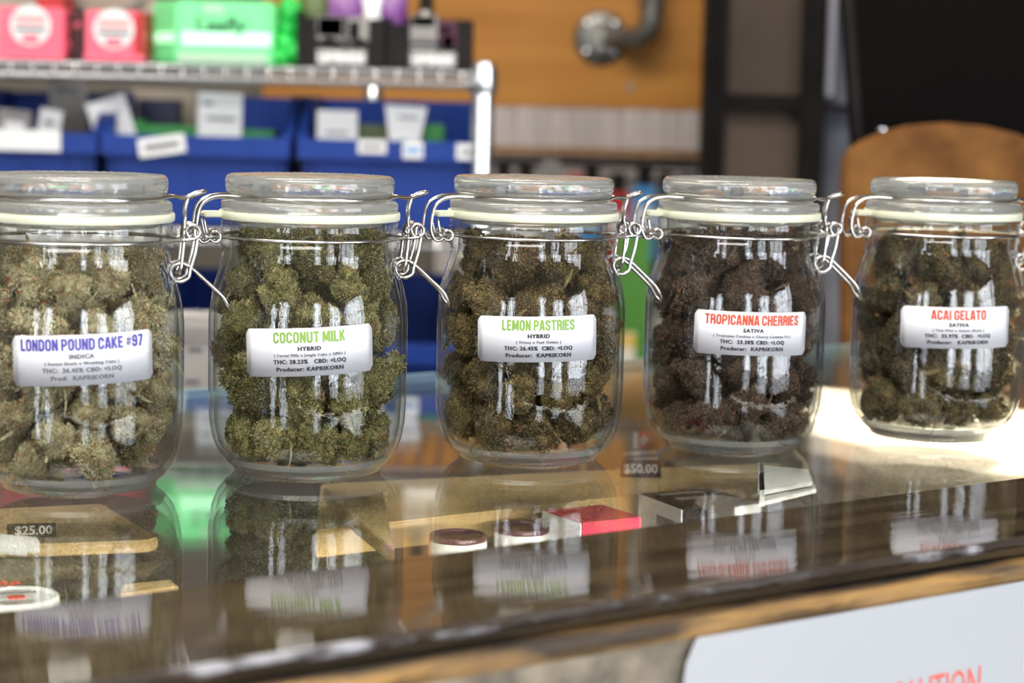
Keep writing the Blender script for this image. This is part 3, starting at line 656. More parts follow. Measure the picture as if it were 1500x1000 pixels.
# price tag and rolled tag
pt = empty('price_tag', 'black price tag with white digits on the tan board under the leftmost jar', 'price tag', (-0.2414,1.0201,-0.0279), radians(14)); pt.location.z = -.0235; pt.rotation_euler.x = radians(58)
box('tag_plate', (-.012, -.0038, 0), (.0122, .0038, .001), M['black_card'], pt)
V, F = text_geo('$25.00', .0066, width=.0185, off=.0001)
mesh('digits', [(a+.001, b-.0023, .0013) for a, b, _ in V], F, M['white'], pt)
rl = empty('rolled_tag', 'white curled paper tag lying on the tan board under the leftmost jar', 'tag', (-0.2515,0.9681,-0.0200), radians(-16))
V = []; F = []
for k in range(13):
    a = pi*(1.25*k/12)-.5; V += [(-.05, .006*cos(a), .006*sin(a)), (.026, .006*cos(a), .006*sin(a))]
for k in range(12): F.append((2*k, 2*k+1, 2*k+3, 2*k+2))
o = mesh('sheet', V, F, M['white'], rl, True); bm = bmesh.new(); bm.from_mesh(o.data); bmesh.ops.solidify(bm, geom=bm.faces[:], thickness=.0004); bm.to_mesh(o.data); bm.free()
# pouch with red script
pc = empty('printed_pouch', 'olive pouch with slanted red lettering at the left end of the case', 'pouch', (-0.2455,0.9831,-0.0405), radians(10)); pc.rotation_euler.x = radians(38)
box('pouch', (-.06, -.012, 0), (.022, .012, .003), mat('dark_olive_pouch', srgb(66, 60, 42), rough=.5, col2=srgb(100, 92, 62), scale=90), pc, .001)
V, F = text_geo('Sugar', .0125, off=.0004)
mesh('lettering', [(a*1.0+b*.35-.008, b-.009, .0034) for a, b, _ in V], F, M['red_print'], pc)
# round jars seen from above
def tin(x, y, z, r, h, top, label, txt=None, side='white', group=None):
    e = empty('round_tin', label, 'tin', (x, y, z-h), radians(20), group)
    lathe('tin_body', [(0, 0), (r, 0), (r, h-.004), (r*.98, h-.003), (0, h-.003)], M[side], e, 48)
    lathe('tin_lid', [(r*.90, h-.003), (r*.985, h-.0028), (r*.985, h-.0006), (r*.96, h), (r*.90, h), (r*.86, h-.0012), (0, h-.0012)], M[top], e, 48)
    return e
p = (-0.2335,0.9533,-0.0405)
e = tin(p[0], p[1], -.0405, .021, .03, 'white', 'white round tub with a small red square on its lid, below the leftmost jar')
box('red_square', (-.0035, -.003, .0290), (.0045, .0035, .0294), M['red_print'], e)
for k in range(3): box('print', (-.011+.002*k, [.0085, -.0085, -.0125][k], .0290), (.011-.002*k, [.0100, -.0070, -.0112][k], .0293), M['grey_ink'], e)
p = (-0.0262,1.0676,-0.0300); tin(p[0], p[1], -.030, .0155, .02, 'purple_lid', 'round tin with a dark purple lid below the middle jar, left of the other')
p = (0.0081,1.1121,-0.0340); tin(p[0], p[1], -.034, .0155, .02, 'purple_lid', 'round tin with a purple lid, half hidden beside the magenta box')
# magenta box, open black and white cartons, folded papers
e, L, h = cbox('magenta_box', 'magenta box with a white end in the case, right of the middle jar', 'box', (0.0192,1.1175,-0.0260), (0.0398,1.0844,-0.0260), .040, -.045, -.026, M['magenta'], M['white'])
box('top_stripe', (.002, .006, h-.0001), (L-.002, .010, h+.0003), M['red'], e)
e, L, h = cbox('black_carton', 'black carton with a white end panel in the case, below the fourth jar', 'carton', (0.0760,1.1748,-0.0260), (0.0978,1.1288,-0.0260), .050, -.046, -.026, M['black_card'], M['white'])
box('side_print', (L*.45, -.0009, .006), (L*.85, -.0005, .012), M['grey_card'], e)
for k in range(3): box('top_print', (L*(.10+.3*k), .008+.004*k, h-.0001), (L*(.10+.3*k)+.006, .038, h+.0003), M['grey_card'], e)
e, L, h = cbox('grey_carton', 'pale grey carton with a small colour print, under the fourth jar at the front', 'carton', (0.1254,1.1198,-0.0220), (0.1422,1.1337,-0.0220), .030, -.046, -.022, M['grey_card'], M['white'])
for k, (mm, a, b) in enumerate([('yellow_foil', .002, .006), ('red_print', .006, .009), ('green_card', .009, .011)]): box('print', (a, -.0009, .006), (b, -.0005, .014), M[mm], e)
def folded(name, label, a, b, c, d, z, t):
    e = empty(name, label, 'paper', (a[0], a[1], z)); o_ = Vector((a[0], a[1], 0))
    P = [Vector((q[0], q[1], 0))-o_ for q in (a, b, c, d)]
    prism('sheet', [(q.x, q.y) for q in P], 0, t*.4, M['white'], e, .0004)
    cx = sum((q.x for q in P))/4; cy_ = sum((q.y for q in P))/4
    prism('top_fold', [(cx+(q.x-cx)*.93-.001, cy_+(q.y-cy_)*.8+.001) for q in P], t*.55, t, M['white'], e, .0004)
    prism('crease', [((P[0].x*.99+P[3].x*.01), P[0].y), (P[0].x+.003, P[0].y+.0005), (P[3].x+.003, P[3].y-.0005), (P[3].x, P[3].y)], 0, t, M['white'], e)
folded('folded_papers', 'bright white folded papers in the case at the edge of the sun patch', (0.1332,1.0704,-0.0120), (0.1699,1.1134,-0.0120), (0.1735,1.1596,-0.0120), (0.1445,1.1734,-0.0120), -.012, .006)
# carton with a red and white emblem and a black price plate, beyond the tan board
e, L, h = cbox('emblem_carton', 'brownish grey carton with a red and white square emblem between the middle and fourth jars', 'carton', (0.0650,1.3002,-0.0440), (0.1096,1.3254,-0.0440), .030, -.044, -.0075, M['grey_card'], None)
o = e.children[0]; o.data.materials[0] = mat('grey_brown_card', srgb(120, 108, 98), rough=.5, col2=srgb(104, 92, 84), scale=20)
zc_ = h-.0145
box('emblem', (.0170, -.0008, zc_), (.0200, .0002, zc_+.0105), M['white'], e); box('emblem', (.0200, -.0008, zc_), (.0290, .0002, zc_+.0105), M['red_print'], e)
box('emblem_cross', (.0232, -.0012, zc_+.002), (.0258, -.0006, zc_+.0085), M['white'], e); box('emblem_cross', (.0213, -.0012, zc_+.004), (.0277, -.0006, zc_+.0065), M['white'], e)
for k in range(3): box('print', (.010-.003*k, -.0008, zc_-.0045-.0048*k), (.034+.002*k, .0002, zc_-.0022-.0048*k), M['white'], e)
pt = empty('price_tag', 'black price tag on the tan board between the middle and fourth jars', 'price tag', (0.0812,1.2475,-0.0295), radians(3)); pt.location.z = -.0245; pt.rotation_euler.x = radians(65)
box('tag_plate', (-.0125, -.0055, 0), (.0125, .0055, .001), M['black_card'], pt)
V, F = text_geo('$50.00', .0080, width=.021, off=.0002); mesh('digits', [(a, b-.003, .0013) for a, b, _ in V], F, M['white'], pt)
e, L, h = cbox('tan_carton', 'tall tan panel for the inner face of the case back, between the middle and fourth jars', 'carton', (0.0684,1.5492,-0.0100), (0.1149,1.5813,-0.0100), .025, -.195, -.010, M['tan_board'], None)  # stands in for the tan inner face of the case back

# ------------------------------------------------------------------ wire shelving at the back left
SY = 2.29
shelf = empty('wire_shelving', 'chrome wire shelving unit carrying pink boxes and the glowing green box', 'shelf', (-.039, SY, RZ0))
def wshelf(z, x0, x1, y0, y1, nm='shelf_deck'):
    d = bpy.data.objects.new(nm, None)
    P = []
    for yy in (y0, y1):
        P += [([(x0, yy, z), (x1, yy, z)], False), ([(x0, yy, z-.0125), (x1, yy, z-.0125)], False)]
    for xx in (x0, x1):
        P += [([(xx, y0, z), (xx, y1, z)], False), ([(xx, y0, z-.0125), (xx, y1, z-.0125)], False)]
    o = wire('deck_frame', P, .0030, M['shelf_wire'], shelf, 8, Matrix.Translation(-Vector(shelf.location)))
    P = []; n = int((x1-x0)/.0235)
    for k in range(1, n):
        x = x0+(x1-x0)*k/n; P.append(([(x, y0-.0022, z-.0135), (x, y0-.0022, z+.0012), (x, y0+.004, z+.0022), (x, y1, z+.0022)], False))
    o2 = wire('deck_wires', P, .0016, M['chrome'], shelf, 6, Matrix.Translation(-Vector(shelf.location))); o2['kind'] = 'stuff'
    for xx in (x0, x1): lathe('corner_collar', [(.0145, z-.022), (.0170, z-.016), (.0150, z+.008), (.0128, z+.009), (.0128, z-.022)], M['chrome'], shelf, 32, True, Matrix.Translation((xx-shelf.location.x, y0-shelf.location.y, -shelf.location.z)))
X0, X1 = -.85, -.039
ZS = [.2300, .0480, -.300, -.700]
for z in ZS: wshelf(z, X0, X1, SY+.006, SY+.36)
for xx, yy in ((X0, SY+.006), (X1, SY+.006), (X0, SY+.36)):
    lathe('post', [(0, 0), (.0125, 0), (.0125, ZS[0]-RZ0+.004), (.0118, ZS[0]-RZ0+.012), (0, ZS[0]-RZ0+.013)], M['chrome'], shelf, 32, matrix=Matrix.Translation((xx+.039, yy-SY, 0)))
# a taller post of the unit behind
p = (-0.1907,2.7200,0.2247)
o = lathe('chrome_post', [(0, RZ0), (.0125, RZ0), (.0125, p[2]-.004), (.0105, p[2]), (0, p[2]+.001)], M['chrome'], None, 32, matrix=Matrix.Translation((p[0], p[1], 0)))
tagit(o, 'single chrome post with a rounded top behind the right blue bin', 'post')

# things on the top shelf
ZT = ZS[0]+.0042
def sbox(name, label, cat, x0, x1, y0, d, z0, z1, m, bv=.002, group=None, rz=0):
    e = empty(name, label, cat, ((x0+x1)/2, y0, z0), rz, group)
    box('carton', (x0-(x0+x1)/2, 0, 0), (x1-(x0+x1)/2, d, z1-z0), m, e, bv); return e
for k, (ul, ur, zt_, lab) in enumerate([((-0.5779,2.2900,0.2353), (-0.5052,2.2900,0.2355), .2915, 'pink box with a round white label at the far left of the top shelf'), ((-0.4817,2.2900,0.2353), (-0.4166,2.2900,0.2361), .2895, 'pink box with a round white label next to the green glowing box')]):
    x0, x1 = ul[0], ur[0]; e = sbox('pink_box', lab, 'box', x0, x1, SY+.004, .07, ZT, zt_, M['pink'] if k == 0 else M['pink'])
    wd = x1-x0
    box('lip', (-wd/2-.001, -.003, 0), (wd/2+.001, .004, .007), M['pink'], e, .001)
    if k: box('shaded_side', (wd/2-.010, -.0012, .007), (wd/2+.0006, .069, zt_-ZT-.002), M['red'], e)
    r = .0225; zc_ = .037 if k == 0 else .035
    RM = Matrix.Translation((0, -.0012, zc_)) @ Matrix.Rotation(radians(90), 4, 'X')
    lathe('round_label', [(0, -.0004), (r, -.0004), (r, .0004), (0, .0005)], M['white'], e, 48, matrix=RM)
    box('label_print', (-.017, -.0022, zc_+.001), (.017, -.0016, zc_+.012), mat('pale_pink_print', srgb(244, 170, 168), rough=.5), e)
    box('label_print', (-.017, -.0022, zc_-.006), (.017, -.0016, zc_-.002), M['grey_ink'], e)
    box('label_badge', (-.009, -.0022, zc_-.019), (.009, -.0016, zc_-.010), M['pink'], e, .0003)
a, b = (-0.5111,2.3200,0.2368), (-0.4881,2.3200,0.2374)
e = sbox('maroon_box', 'dark maroon box with pale flecks between the two pink boxes', 'box', a[0], b[0]-.001, SY+.03, .06, ZT, .288, M['maroon'])
for q, (dx, dz) in enumerate([(-.006, .038), (.005, .040), (-.005, .018)]): box('fleck', (dx-.002, -.0008, dz-.003), (dx+.002, .0002, dz+.003), M['pink'], e, .0002)
a, b = (-0.5784,2.4000,0.2958), (-0.5262,2.4000,0.2970)
e = sbox('red_carton', 'red carton standing behind the leftmost pink box', 'box', a[0]+.02, b[0], SY+.10, .06, ZT, .36, M['red'])
box('front_print', (-.02, -.0008, .075), (.0, .0002, .11), M['white'], e)
a, b = (-0.6072,2.4200,0.3000), (-0.4237,2.4200,0.3043)
e = sbox('beige_dispenser', 'beige plastic dispenser with a round front behind the pink boxes', 'dispenser', a[0]-.05, b[0]-.01, SY+.175, .15, ZT, .42, M['beige'])
lathe('round_front', [(0, .006), (.05, .006), (.056, .003), (.058, 0), (0, 0)], M['beige'], e, 48, matrix=Matrix.Translation((.055, -.0002, .105)) @ Matrix.Rotation(radians(90), 4, 'X'))
lathe('dial_ring', [(.046, 0), (.046, .003), (.050, .003), (.050, 0)], M['grey_card'], e, 48, True, matrix=Matrix.Translation((.055, -.0062, .105)) @ Matrix.Rotation(radians(90), 4, 'X'))
# the glowing box
gb = empty('glowing_green_box', 'glowing green acrylic box with dark lettering on the top shelf', 'box', ((-0.3288,2.2900,0.2329)[0], SY+.002, ZT))
gx = gb.location.x; xl, xm, xr = (-0.4144,2.2900,0.2347)[0]-gx, (-0.3796,2.2900,0.2355)[0]-gx, (-0.2728,2.2900,0.2380)[0]-gx
H_ = .0685
prism('body', [(xl, .045), (xm, 0), (xr-.006, 0), (xr, .005), (xr+.002, .09), (xl+.01, .10)], 0, H_, M['leafbox'], gb, .003)
V = [(xm-.0005, -.0006), (xr-.006, -.0006)]
box('led_strip', (xm+.006, -.0010, .0200), (xr-.002, .0001, .0345), M['ledglow'], gb, .0003)
d = Vector((xm-xl, -.045, 0)); dl = d.length; mm = Matrix.Translation((xl, .045, 0)) @ Matrix.Rotation(math.atan2(d.y, d.x), 4, 'Z')
box('led_strip', (.006, -.0010, .0225), (dl-.004, .0001, .0335), M['ledglow'], gb, .0003, matrix=mm)
box('foot_band', (xm+.001, -.0012, .0004), (xr-.006, .0001, .0115), mat('pale_green_base', srgb(176, 204, 178), rough=.4), gb)
box('top_sticker', (xm+.030, -.0010, .0560), (xm+.052, .0001, .0635), mat('pale_sticker', srgb(180, 214, 184), rough=.5), gb)
flat_text('Leafly', .0235, M['leaf_ink'], Matrix.Translation(((xm+xr)/2-.003, -.0016, .0350)), gb, width=.056, off=.0006)
# foil plant beside it
fp = empty('foil_plant', 'small bright green foil plant right of the glowing box', 'plant', ((-0.2580,2.3000,0.2325)[0], SY+.03, ZT))
rr = random.Random(5)
for k in range(13):
    a = rr.uniform(0, 6.28); h = .008+.0048*k; r_ = rr.uniform(.007, .0125); q = rr.uniform(.0, .010)
    bm = bmesh.new(); bmesh.ops.create_icosphere(bm, subdivisions=2, radius=r_)
    for v in bm.verts: v.co *= 1+.22*sin(v.co.x*500+k)*cos(v.co.z*430+k)
    bm.transform(Matrix.Translation((q*cos(a)-.002, q*sin(a), h))); me = bpy.data.meshes.new('leaf_tuft'); bm.to_mesh(me); bm.free(); me.materials.append(M['green_plush'])
    me.polygons.foreach_set('use_smooth', [True]*len(me.polygons)); o = bpy.data.objects.new('leaf_tuft', me); COL.objects.link(o); o.parent = fp
wire('stem', [([(0, 0, 0), (.001, 0, .03), (-.002, 0, .07)], False)], .0015, M['green_plush'], fp)
a = (-0.2526,2.3600,0.2631)
e = sbox('dark_green_box', 'dark green box between the foil plant and the black display boxes', 'box', a[0]-.012, a[0]+.012, SY+.075, .05, ZT, .285, mat('dark_green_card', srgb(24, 96, 40), rough=.5))
# black display boxes
def disp(a, b, ztop, label, pics, bd=.16):
    x0, x1 = a, b; e = empty('display_box', label, 'display box', ((x0+x1)/2, SY+.004, ZT), 0); w2 = (x1-x0)/2; hh = ztop-ZT
    # open-topped tray: front, back, sides, base
    box('front_panel', (-w2, 0, 0), (w2, .003, hh-.004), M['black_card'], e, .0008)
    box('side_panel', (-w2, .003, 0), (-w2+.003, .10, hh+.004), M['black_card'], e, .0008); box('side_panel', (w2-.003, .003, 0), (w2, .10, hh-.002), M['black_card'], e, .0008)
    box('back_panel', (-w2, .10, 0), (w2, .103, hh+.006), M['black_card'], e, .0008); box('base_panel', (-w2+.003, .003, 0), (w2-.003, .10, .003), M['black_card'], e)
    for (mname, xa, xb, za, zb_) in pics: box('printed_picture', (xa, -.0010, za), (xb, .0002, zb_), M[mname], e, .0002)
    return e
a, b = (-0.2464,2.2900,0.2386)[0], (-0.1488,2.2900,0.2409)[0]
c0 = (-0.2244,2.2900,0.2391)[0]-(a+b)/2; c1 = (-0.1669,2.2900,0.2404)[0]-(a+b)/2; cw = c1-c0
e = disp(a, b, .291, 'black display box with a twin picture of white jars and orange fruit', [
    ('grey_card', c0, c1, .022, .055), ('white', c0+.001, c0+.029, .033, .054), ('white', c0+.036, c0+.047, .030, .050), ('white', c0, c0+.030, .0225, .029), ('white', c0+.031, c1, .0225, .0285),
    ('ink_orange', c0+.008, c0+.020, .0285, .032), ('ink_orange', c0+.042, c0+.054, .0275, .031), ('black_card', c0+.030, c0+.034, .028, .055)])
box('title_plate', (c0, -.0010, .002), (c1-.002, .0002, .019), M['grey_card'], e, .0003)
flat_text('LEGENDS', .0150, M['white'], Matrix.Translation(((c0+c1)/2-.001, -.0016, .0045)), e, width=cw-.006, off=.0012)
a, b = (-0.1465,2.2900,0.2394)[0], (-0.0526,2.2900,0.2386)[0]
c0 = (-0.1208,2.2900,0.2415)[0]-(a+b)/2; c1 = (-0.0693,2.2900,0.2427)[0]-(a+b)/2; cw = c1-c0
e = disp(a, b, .2865, 'black display box with a purple and white picture beside the chrome post', [
    ('grey_card', c0, c0+.030, .024, .058), ('white', c0+.001, c0+.027, .046, .057), ('white', c0+.001, c0+.030, .0225, .030), ('purple_lid', c0+.031, c1, .024, .053), ('white', c0+.036, c0+.048, .024, .037), ('black_card', c0+.032, c0+.046, .040, .046)])
box('title_plate', (c0, -.0010, .002), (c1, .0002, .019), M['grey_card'], e, .0003)
flat_text('LEGENDS', .0150, M['white'], Matrix.Translation(((c0+c1)/2, -.0016, .0045)), e, width=cw-.006, off=.0012)
# foil pouches standing in and behind them
def pouch(u, z0, z1, wd, y, m, label, rz=0):
    e = empty('foil_pouch', label, 'pouch', (u, y, z0), rz); h = z1-z0; n = 8; V = []; F = []
    for k in range(n+1):
        t = k/n; th = .010*sin(pi*min(1, t*1.1))**.7 if 0 < t < 1 else .0008; ww = wd/2*(1-.06*sin(pi*t))
        for q in range(10):
            a = 2*pi*q/10; V.append((ww*cos(a)*(1 if abs(cos(a)) > .3 else .9), (th+.0006)*sin(a), h*t))
    for k in range(n):
        for q in range(10): F.append((k*10+q, k*10+(q+1) % 10, (k+1)*10+(q+1) % 10, (k+1)*10+q))
    F.append(tuple(range(10))[::-1]); F.append(tuple(n*10+q for q in range(10)))
    mesh('foil_body', V, F, M[m], e, True); box('top_seal', (-wd/2, -.0009, h-.012), (wd/2, .0009, h), M[m], e); return e
pl = [((-0.2529,2.3300,0.3039)[0], 'yellow_foil', .292, .352, .034, .105, 'yellow and white pouch above the dark green box'), ((-0.2341,2.3500,0.3015)[0], 'olive_foil', .2385, .330, .036, .070, 'dull olive pouch standing in the left black display box'),
      ((-0.1962,2.3500,0.3024)[0], 'violet_foil', .2385, .325, .046, .060, 'violet pouch standing in the left black display box'), ((-0.1668,2.3500,0.3046)[0], 'white', .2385, .318, .022, .050, 'white pouch at the right side of the left black display box'),
      ((-0.1447,2.3800,0.3065)[0], 'violet_foil', .2385, .325, .036, .058, 'violet pouch standing in the right black display box, left end')]
for u, m, z0, z1, wd, dy, lab in pl: pouch(u, z0, z1, wd, SY+dy, m, lab)
bpy.data.objects['foil_pouch'].location.z = .2895
bt = empty('spray_bottle', 'small grey bottle with a black cap in the right black display box', 'bottle', ((-0.1052,2.3300,0.2884)[0], SY+.04, .2385))
lathe('bottle_body', [(0, 0), (.0105, 0), (.0115, .002), (.0115, .055), (.009, .060), (0, .060)], M['pipe'], bt, 32)
lathe('cap', [(0, .060), (.008, .060), (.008, .085), (.007, .087), (0, .087)], M['black_card'], bt, 32)

# ------------------------------------------------------------------ blue bins
def bin_(x0, x1, ztop, zbot, y0, label, group, back=.045, depth=.26, sticker=None):
    """stacking bin: lip in front, sides rising to the back"""
    w_ = x1-x0; e = empty('storage_bin', label, 'bin', ((x0+x1)/2, y0, zbot), 0, group); h = ztop-zbot; t = .0035; b2 = w_/2-.006
    prof = [(.012, 0), (depth, 0), (depth, h+back), (.085, h+back), (.012, h-.004)]
    RM = Matrix(((0, 0, 1, 0), (1, 0, 0, 0), (0, 1, 0, 0), (0, 0, 0, 1)))
    for s in (-1, 1):
        xa = s*b2; prism('side_wall', prof, min(xa, xa-s*t), max(xa, xa-s*t), M['blue_bin'], e, .0008, matrix=RM)
        pr2 = [(.010, h-.010), (.010, h-.002), (.084, h+back+.002), (depth, h+back+.002), (depth, h+back-.006), (.088, h+back-.006)]
        prism('side_rim', pr2, min(xa, xa+s*.006), max(xa, xa+s*.006), M['blue_bin'], e, .0006, matrix=RM)
    box('bin_floor', (-b2, .012, 0), (b2, depth, t), M['blue_bin'], e)
    box('rear_wall', (-b2, depth-t, 0), (b2, depth, h+back), M['blue_bin'], e)
    box('front_wall', (-b2+.012, .012, 0), (b2-.012, .016, h-.020), M['blue_bin'], e, .001)
    for s in (-1, 1): box('front_corner', (min(s*b2, s*(b2-.013)), .0155, 0), (max(s*b2, s*(b2-.013)), .0195, h-.020), M['blue_bin'], e)
    box('front_lip', (-w_/2+.001, 0, h-.0235), (w_/2-.001, .016, h), M['blue_bin'], e, .0012)
    for q in (-.30, .12, .30): box('lip_rib', (w_*q-.0012, -.0008, h-.0225), (w_*q+.0012, .0004, h-.001), M['blue_bin'], e, .0003)
    if w_ > .1:
        for q in (-.02, .28): box('wall_rib', (w_*q-.002, .0095, .002), (w_*q+.002, .0125, h-.0235), M['blue_bin'], e, .0004)
    return e, h
def sticker(e, h, x0, x1, z0, z1, rot=0, txt=None, col='white', ink='grey_ink'):
    o = empty_child(e, 'label_holder'); o.location = ((x0+x1)/2, -.0016, h+(z0+z1)/2); o.rotation_euler = (0, rot, 0)
    w2 = (x1-x0)/2; h2 = (z1-z0)/2
    box('card', (-w2, -.0004, -h2), (w2, .0004, h2), M[col], o)
    if txt: box('print', (-w2*.75, -.0007, -h2*.3), (w2*.75, -.0003, h2*.3), M[ink], o)
def empty_child(parent, name):
    o = bpy.data.objects.new(name, None); COL.objects.link(o); o.parent = parent; return o
GB = 'blue storage bins on the second shelf'
zb0 = ZS[1]+.0040
b1 = bin_((-0.6325,2.2900,0.1353)[0], (-0.4674,2.2900,0.1392)[0], .1535, zb0, SY+.004, 'blue storage bin at the far left with a long blank white label', GB)
b2 = bin_((-0.4651,2.2900,0.1393)[0], (-0.2521,2.2900,0.1442)[0], .1535, zb0, SY+.004, 'blue storage bin in the middle holding green cartons, crooked label on its lip', GB)
b3 = bin_((-0.2461,2.2900,0.1444)[0], (-0.0309,2.2900,0.1494)[0], .1535, zb0, SY+.004, 'blue storage bin next to the chrome post with three small labels on its lip', GB)
cx1, cx2, cx3 = b1[0].location.x, b2[0].location.x, b3[0].location.x
def X_(p, c): return p[0]-c
sticker(b1[0], b1[1], X_((-0.6057,2.2900,0.1473), cx1), X_((-0.5084,2.2900,0.1496), cx1), -.0205, .0025, 0.0)
sticker(b2[0], b2[1], X_((-0.4217,2.2900,0.1516), cx2), X_((-0.3693,2.2900,0.1529), cx2), -.0215, -.0010, radians(-9), 'BATTERIES')
sticker(b3[0], b3[1], X_((-0.1770,2.2900,0.1574), cx3), X_((-0.1451,2.2900,0.1581), cx3), -.0145, .0005, 0, 'ROLLING')
sticker(b3[0], b3[1], X_((-0.1269,2.2900,0.1585), cx3), X_((-0.1041,2.2900,0.1591), cx3), -.0190, -.0005, 0, 'VAPE', 'white', 'blue_print')
sticker(b3[0], b3[1], X_((-0.0669,2.2900,0.1599), cx3), X_((-0.0297,2.2900,0.1608), cx3), -.0190, -.0015, 0, 'CARTRIDGE')
# contents: cards, pouches and cartons standing in the bins
def card(name, label, cat, x, y, z0, z1, wd, m, tilt=0, lean=0, t=.0012, prints=(), yaw=0, top=None):
    e = empty(name, label, cat, (x, y, z0)); e.rotation_euler = (lean, tilt, yaw); h = z1-z0
    wt = wd if top is None else top
    prism('sheet', [(-wd/2, 0), (wd/2, 0), (wt/2, h), (-wt/2, h)], 0, t, M[m], e, .0003, matrix=Matrix(((1, 0, 0, 0), (0, 0, 1, 0), (0, 1, 0, 0), (0, 0, 0, 1))))
    for (mm, a, b, c, d) in prints: box('print', (a, -.0006, c), (b, .0001, d), M[mm], e)
    return e
yb = SY+.045
card('paper_card', 'crumpled pale bag with a grey streak in the far left bin', 'bag', (-0.5682,2.3300,0.1783)[0]-.006, yb, .125, .1780, .038, 'grey_card', radians(5), t=.004, prints=(('white', -.010, .012, .012, .040),))
card('paper_card', 'white leaflet leaning to the right in the far left bin', 'leaflet', (-0.5420,2.3300,0.1789)[0], yb+.012, .112, .1800, .026, 'white', radians(10), prints=(('grey_ink', -.006, .004, .050, .055),))
card('paper_card', 'pale card standing on edge at the back of the far left bin', 'card', (-0.5276,2.4500,0.2112)[0], yb+.09, .12, .2160, .045, 'grey_card', radians(-1), prints=(('grey_ink', -.014, .012, .078, .084),))
card('paper_card', 'white leaflet tilted to the left in the middle bin', 'leaflet', (-0.4559,2.3400,0.1886)[0]+.004, yb+.008, .135, .1950, .046, 'white', radians(-17), prints=(('grey_ink', -.012, .014, .040, .043), ('grey_ink', -.010, .010, .030, .032)))
card('paper_card', 'upright white card with printed lines in the middle bin', 'card', (-0.3388,2.3400,0.1914)[0], yb+.004, .135, .2020, .050, 'white', radians(1.5), prints=(('grey_ink', -.019, -.008, .053, .057), ('grey_ink', -.015, .018, .036, .040)))
def inbox(name, label, x0, x1, y0, d, z0, z1, m, ml=None):
    e = sbox(name, label, 'carton', x0, x1, y0, d, z0, z1, M[m], .001); w2 = (x1-x0)/2; h = z1-z0
    if ml: box('front_label', (-w2+.002, -.0006, .002), (w2-.002, .0001, h*.62), M[ml], e)
    return e
zi = zb0+.0040
inbox('green_carton', 'green carton with a pale lower half at the left of the middle bin', (-0.4693,2.3300,0.1730)[0], (-0.4268,2.3300,0.1739)[0], SY+.062, .05, zi, .1690, 'green_card', 'white')
inbox('green_carton', 'long low green carton in the centre of the middle bin', (-0.4261,2.3300,0.1740)[0], (-0.3612,2.3300,0.1755)[0], SY+.064, .05, zi, .1640, 'green_card')
inbox('green_carton', 'green carton with a grey band at the right of the middle bin', (-0.3596,2.3300,0.1755)[0], (-0.2778,2.3300,0.1774)[0], SY+.060, .05, zi, .1610, 'green_card')
inbox('navy_carton', 'navy carton standing at the back of the middle bin', (-0.4442,2.4200,0.1969)[0], (-0.3977,2.4200,0.1980)[0], SY+.120, .04, zi, .1930, 'dark_print', None)
inbox('white_carton', 'off-white carton standing at the very back of the middle bin', (-0.4613,2.4600,0.1967)[0], (-0.3815,2.4600,0.1986)[0], SY+.170, .04, zi, .2050, 'beige', None)
card('paper_card', 'wide white pouch with rounded corners at the left of the bin by the chrome post', 'pouch', (-0.2044,2.3300,0.1792)[0], yb+.004, .125, .1855, .046, 'white', 0, t=.005, prints=(('grey_ink', -.013, .012, .034, .037),))
card('paper_card', 'white cup-shaped bag with a green mark in the bin by the chrome post', 'bag', (-0.1286,2.3400,0.1847)[0], yb, .122, .1925, .024, 'white', radians(2), t=.005, top=.048, prints=(('green_card', -.006, .003, .022, .032), ('grey_ink', -.008, .014, .056, .059)))
card('paper_card', 'small pale card behind the left side of the bin by the chrome post', 'card', (-0.2543,2.4200,0.2014)[0]+.003, yb+.09, .12, .2010, .030, 'grey_card', 0)
inbox('green_carton', 'dull green carton in the middle of the bin by the chrome post', (-0.1843,2.3400,0.1796)[0], (-0.1456,2.3400,0.1805)[0], SY+.064, .05, zi, .170, 'olive_foil', 'green_card')
inbox('green_carton', 'dull green carton at the right of the bin by the chrome post', (-0.1161,2.3400,0.1812)[0], (-0.0835,2.3400,0.1819)[0], SY+.064, .05, zi, .172, 'green_card', 'olive_foil')
# lower row, seen between the jars
GB2 = 'blue storage bins on the lower shelf'
zc0 = ZS[2]+.004
for k, (u0, u1, lab) in enumerate([(-60, 210, 'blue bin on the lower shelf behind the leftmost jar'), (215, 480, 'blue bin on the lower shelf in the gap right of the leftmost jar'), (485, 700, 'blue bin on the lower shelf in the gap left of the middle jar')]):
    xa = (-.620 if k == 0 else (-.408 if k == 1 else -.205)); xb = xa+.2
    bin_(xa, xb, -.075, zc0, SY+.004, lab, GB2, back=.06)
e, L, h = cbox('grey_carton', 'pale grey printed carton standing behind the counter, right of the leftmost jar', 'carton', (-0.3093,1.8000,-0.0186), (-0.2537,1.8000,-0.0173), .05, -.21, .0, M['grey_card'], None)
o = e; e.location.z = -.12
for ch in list(e.children): bpy.data.objects.remove(ch)
zt2 = (-0.2780,1.8000,0.0046)[2]; wdt = L
e.location.z = zt2-.16
box('carton', (0, 0, 0), (wdt, .05, .16), mat('pale_grey_card', srgb(172, 168, 164), rough=.6, col2=srgb(160, 156, 152), scale=20), e, .001)
box('print', (wdt*.52-.006, -.0008, .128), (wdt*.52+.006, .0002, .132), M['grey_ink'], e)
box('print', (wdt*.46-.006, -.0008, .100), (wdt*.46+.007, .0002, .1035), M['grey_ink'], e)
box('carton_label', (.006, -.0008, .135), (wdt-.004, .0002, .150), M['grey_card'], e)
